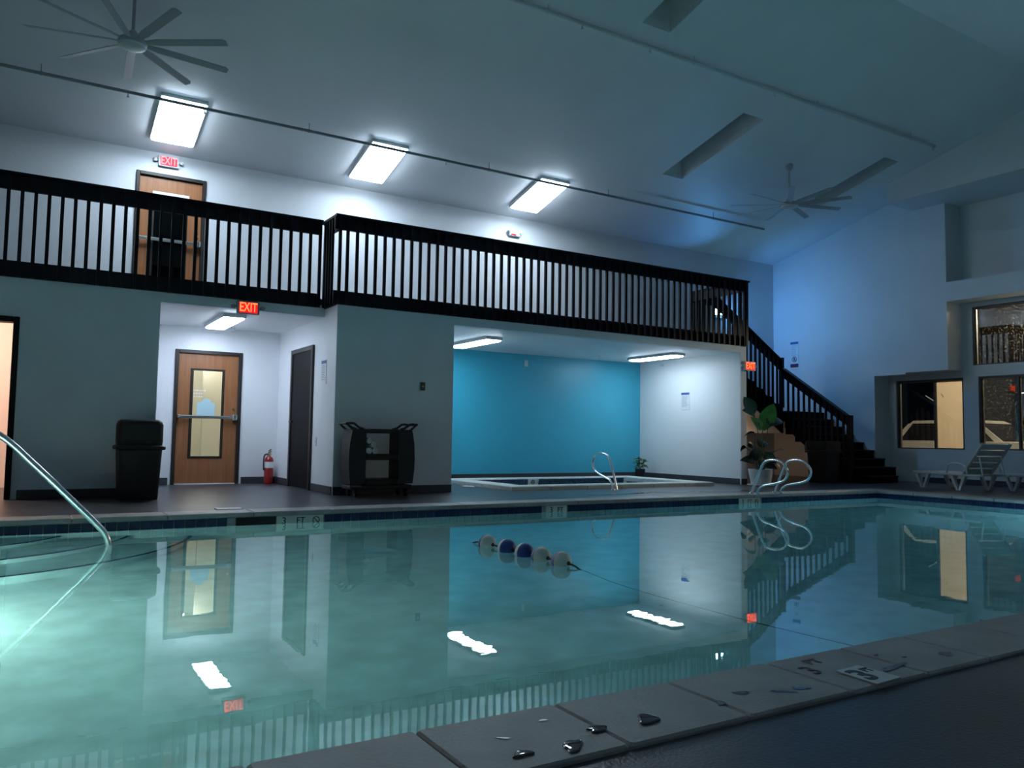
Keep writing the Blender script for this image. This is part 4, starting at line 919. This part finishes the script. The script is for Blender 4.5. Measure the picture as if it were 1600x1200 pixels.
# ------------------------------------------------------------------ loungers
def make_lounger(label, loc, rz):
    """length along local +X: foot at 0, head at 1.9"""
    o = thing('sun_lounger', label, 'lounger', loc, 'white plastic sun loungers', rz)
    w_ = .33
    fr = MB(); fr.bbox(0, 1.28, -w_, -w_+.06, .255, .305, .012); fr.bbox(0, 1.28, w_-.06, w_, .255, .305, .012); fr.bbox(0, .06, -w_+.06, w_-.06, .255, .305, .012); fr.bbox(1.22, 1.28, -w_+.06, w_-.06, .255, .30, .01)
    part('seat_frame', fr, 'lounger_plastic', o)
    for k in range(9): part('seat_slat', MB().bbox(.075+k*.127, .075+k*.127+.112, -w_+.0605, w_-.0605, .285, .31, .006), 'lounger_plastic', o)
    ang = math.radians(50); B = Matrix.Translation((1.25, 0, .30)) @ Matrix.Rotation(-ang, 4, 'Y')
    b_ = part('backrest', MB().bbox(0, .70, -w_+.02, -w_+.075, -.02, .025, .01).bbox(.30, .36, -w_+.075, w_-.075, -.02, -.0125, .002).bbox(0, .70, w_-.075, w_-.02, -.02, .025, .01).xf(B), 'lounger_plastic', o)
    for k in range(5):
        part('back_slat', MB().bbox(.004+k*.14, .004+k*.14+.122, -w_+.0755, w_-.0755, -.012, .022, .006).xf(B), 'lounger_plastic', b_)
    part('back_strut', MB().tube([(1.55, -.22, .60), (1.62, -.22, .28)], .013, 8).tube([(1.55, .22, .60), (1.62, .22, .28)], .013, 8), 'lounger_plastic', o)
    part('rear_rail', MB().bbox(1.2805, 1.66, -w_+.01, -w_+.05, .26, .295, .008).bbox(1.2805, 1.66, w_-.05, w_-.01, .26, .295, .008), 'lounger_plastic', o)
    for xx in (.16, 1.06):
        for s in (-1, 1):
            y0 = s*(w_-.03)
            part('leg', MB().hexa([(xx+.05, y0-.025, 0), (xx+.10, y0-.025, 0), (xx+.10, y0+.025, 0), (xx+.05, y0+.025, 0)], [(xx-.10, y0-.025, .2545), (xx-.03, y0-.025, .2545), (xx-.03, y0+.025, .2545), (xx-.10, y0+.025, .2545)])
                 .hexa([(xx+.1005, y0-.025, 0), (xx+.15, y0-.025, 0), (xx+.15, y0+.025, 0), (xx+.1005, y0+.025, 0)], [(xx+.20, y0-.025, .2545), (xx+.27, y0-.025, .2545), (xx+.27, y0+.025, .2545), (xx+.20, y0+.025, .2545)]), 'lounger_plastic', o)
    for s in (-1, 1):
        y0 = s*(w_+.015)
        part('armrest', MB().tube(smooth_path([(.92, y0, .30), (.95, y0, .43), (1.05, y0, .475), (1.25, y0, .47), (1.36, y0, .42), (1.40, y0, .30)], 5), .019, 8), 'lounger_plastic', o, True)
    return o
br = math.radians(200); rz = math.atan2(math.cos(br), math.sin(br))
make_lounger('white plastic sun lounger with raised slatted back below the windows', (14.88, 8.98, DZ), rz)
make_lounger('white plastic sun lounger partly cut off, foot end beside the other lounger', (15.38, 7.62, DZ), rz)

# small lids on the deck
o = tag(part('skimmer_lid', MB().box(1.80, 2.06, 8.86, 9.06, DZ, DZ+.012), 'white_plastic', None), 'pale rectangular skimmer lid on the deck behind the coping', 'lid')
o = tag(part('drain_lid', MB().lathe([(.10, DZ), (.10, DZ+.012), (.085, DZ+.018)], 20, (6.25, 11.55)), 'spa_coping', None, True), 'round pale drain lid on the deck next to the hot tub', 'lid')

# ------------------------------------------------------------------ outside the windows
struct('floor_car_park', MB().box(XW+.16, 40, -6, 26, -.2, -.12), 'asphalt', 'dark asphalt car park outside the windows', 'ground')
car = thing('parked_car', 'white parked car with a light bar seen through the small window', 'car', (20.0, 11.15, -.12))
prof = [(-2.3, .35), (-2.3, .78), (-2.1, .90), (-1.25, .98), (-1.20, 1.00), (1.30, 1.00), (2.2, .92), (2.35, .75), (2.35, .35)]
part('body', MB().prism(prof, 'x', -.85, .85), 'car_white', car)
part('cabin_glass', MB().prism([(-1.2, 1.0005), (1.25, 1.0005), (.85, 1.43), (-.75, 1.43)], 'x', -.74, .74), 'black', car)
part('roof', MB().prism([(-.80, 1.4305), (.90, 1.4305), (.80, 1.50), (-.62, 1.51)], 'x', -.76, .76), 'car_white', car)
for (a, b) in (((-1.25, 1.0), (-.80, 1.44)), ((1.30, 1.0), (.88, 1.44)), ((-.35, 1.0), (-.35, 1.44))):
    part('pillar', MB().hexa([(-.79, a[0]-.10, a[1]), (-.742, a[0]-.10, a[1]), (-.742, a[0]+.08, a[1]), (-.79, a[0]+.08, a[1])], [(-.77, b[0]-.05, b[1]-.012), (-.742, b[0]-.05, b[1]-.012), (-.742, b[0]+.05, b[1]-.012), (-.77, b[0]+.05, b[1]-.012)]), 'car_white', car)
part('light_bar', MB().bbox(-.5, .5, -.15, .15, 1.512, 1.60, .02), 'amber', car)
part('aerial', MB().tube([(-.3, -.1, 1.60), (-.3, .75, 2.15)], .012, 6), 'white_paint', car)
for yy in (-1.45, 1.5):
    for xx in (-.80, .80): 
        w_ = part('wheel', MB().tube([(xx-.1, yy, .33), (xx+.1, yy, .33)], .33, 20), 'black', car, True); part('hub', MB().tube([(xx-.108, yy, .33), (xx+.108, yy, .33)], .18, 14), 'steel', w_)
o = thing('lamp_post', 'car park lamp post outside the windows', 'lamp post', (19.2, 6.8, -.12)); 
part('pole', MB().tube([(0, .5, 0), (0, .5, 4.6), (0, .35, 4.7), (0, .1, 4.7)], .05, 10), 'black_metal', o); part('head', MB().bbox(-.18, .18, -.2, .12, 4.6, 4.7, .02), 'black_metal', o); part('bulb', MB().bbox(-.12, .12, -.15, .05, 4.56, 4.599, .01), 'warm_bulb', o)
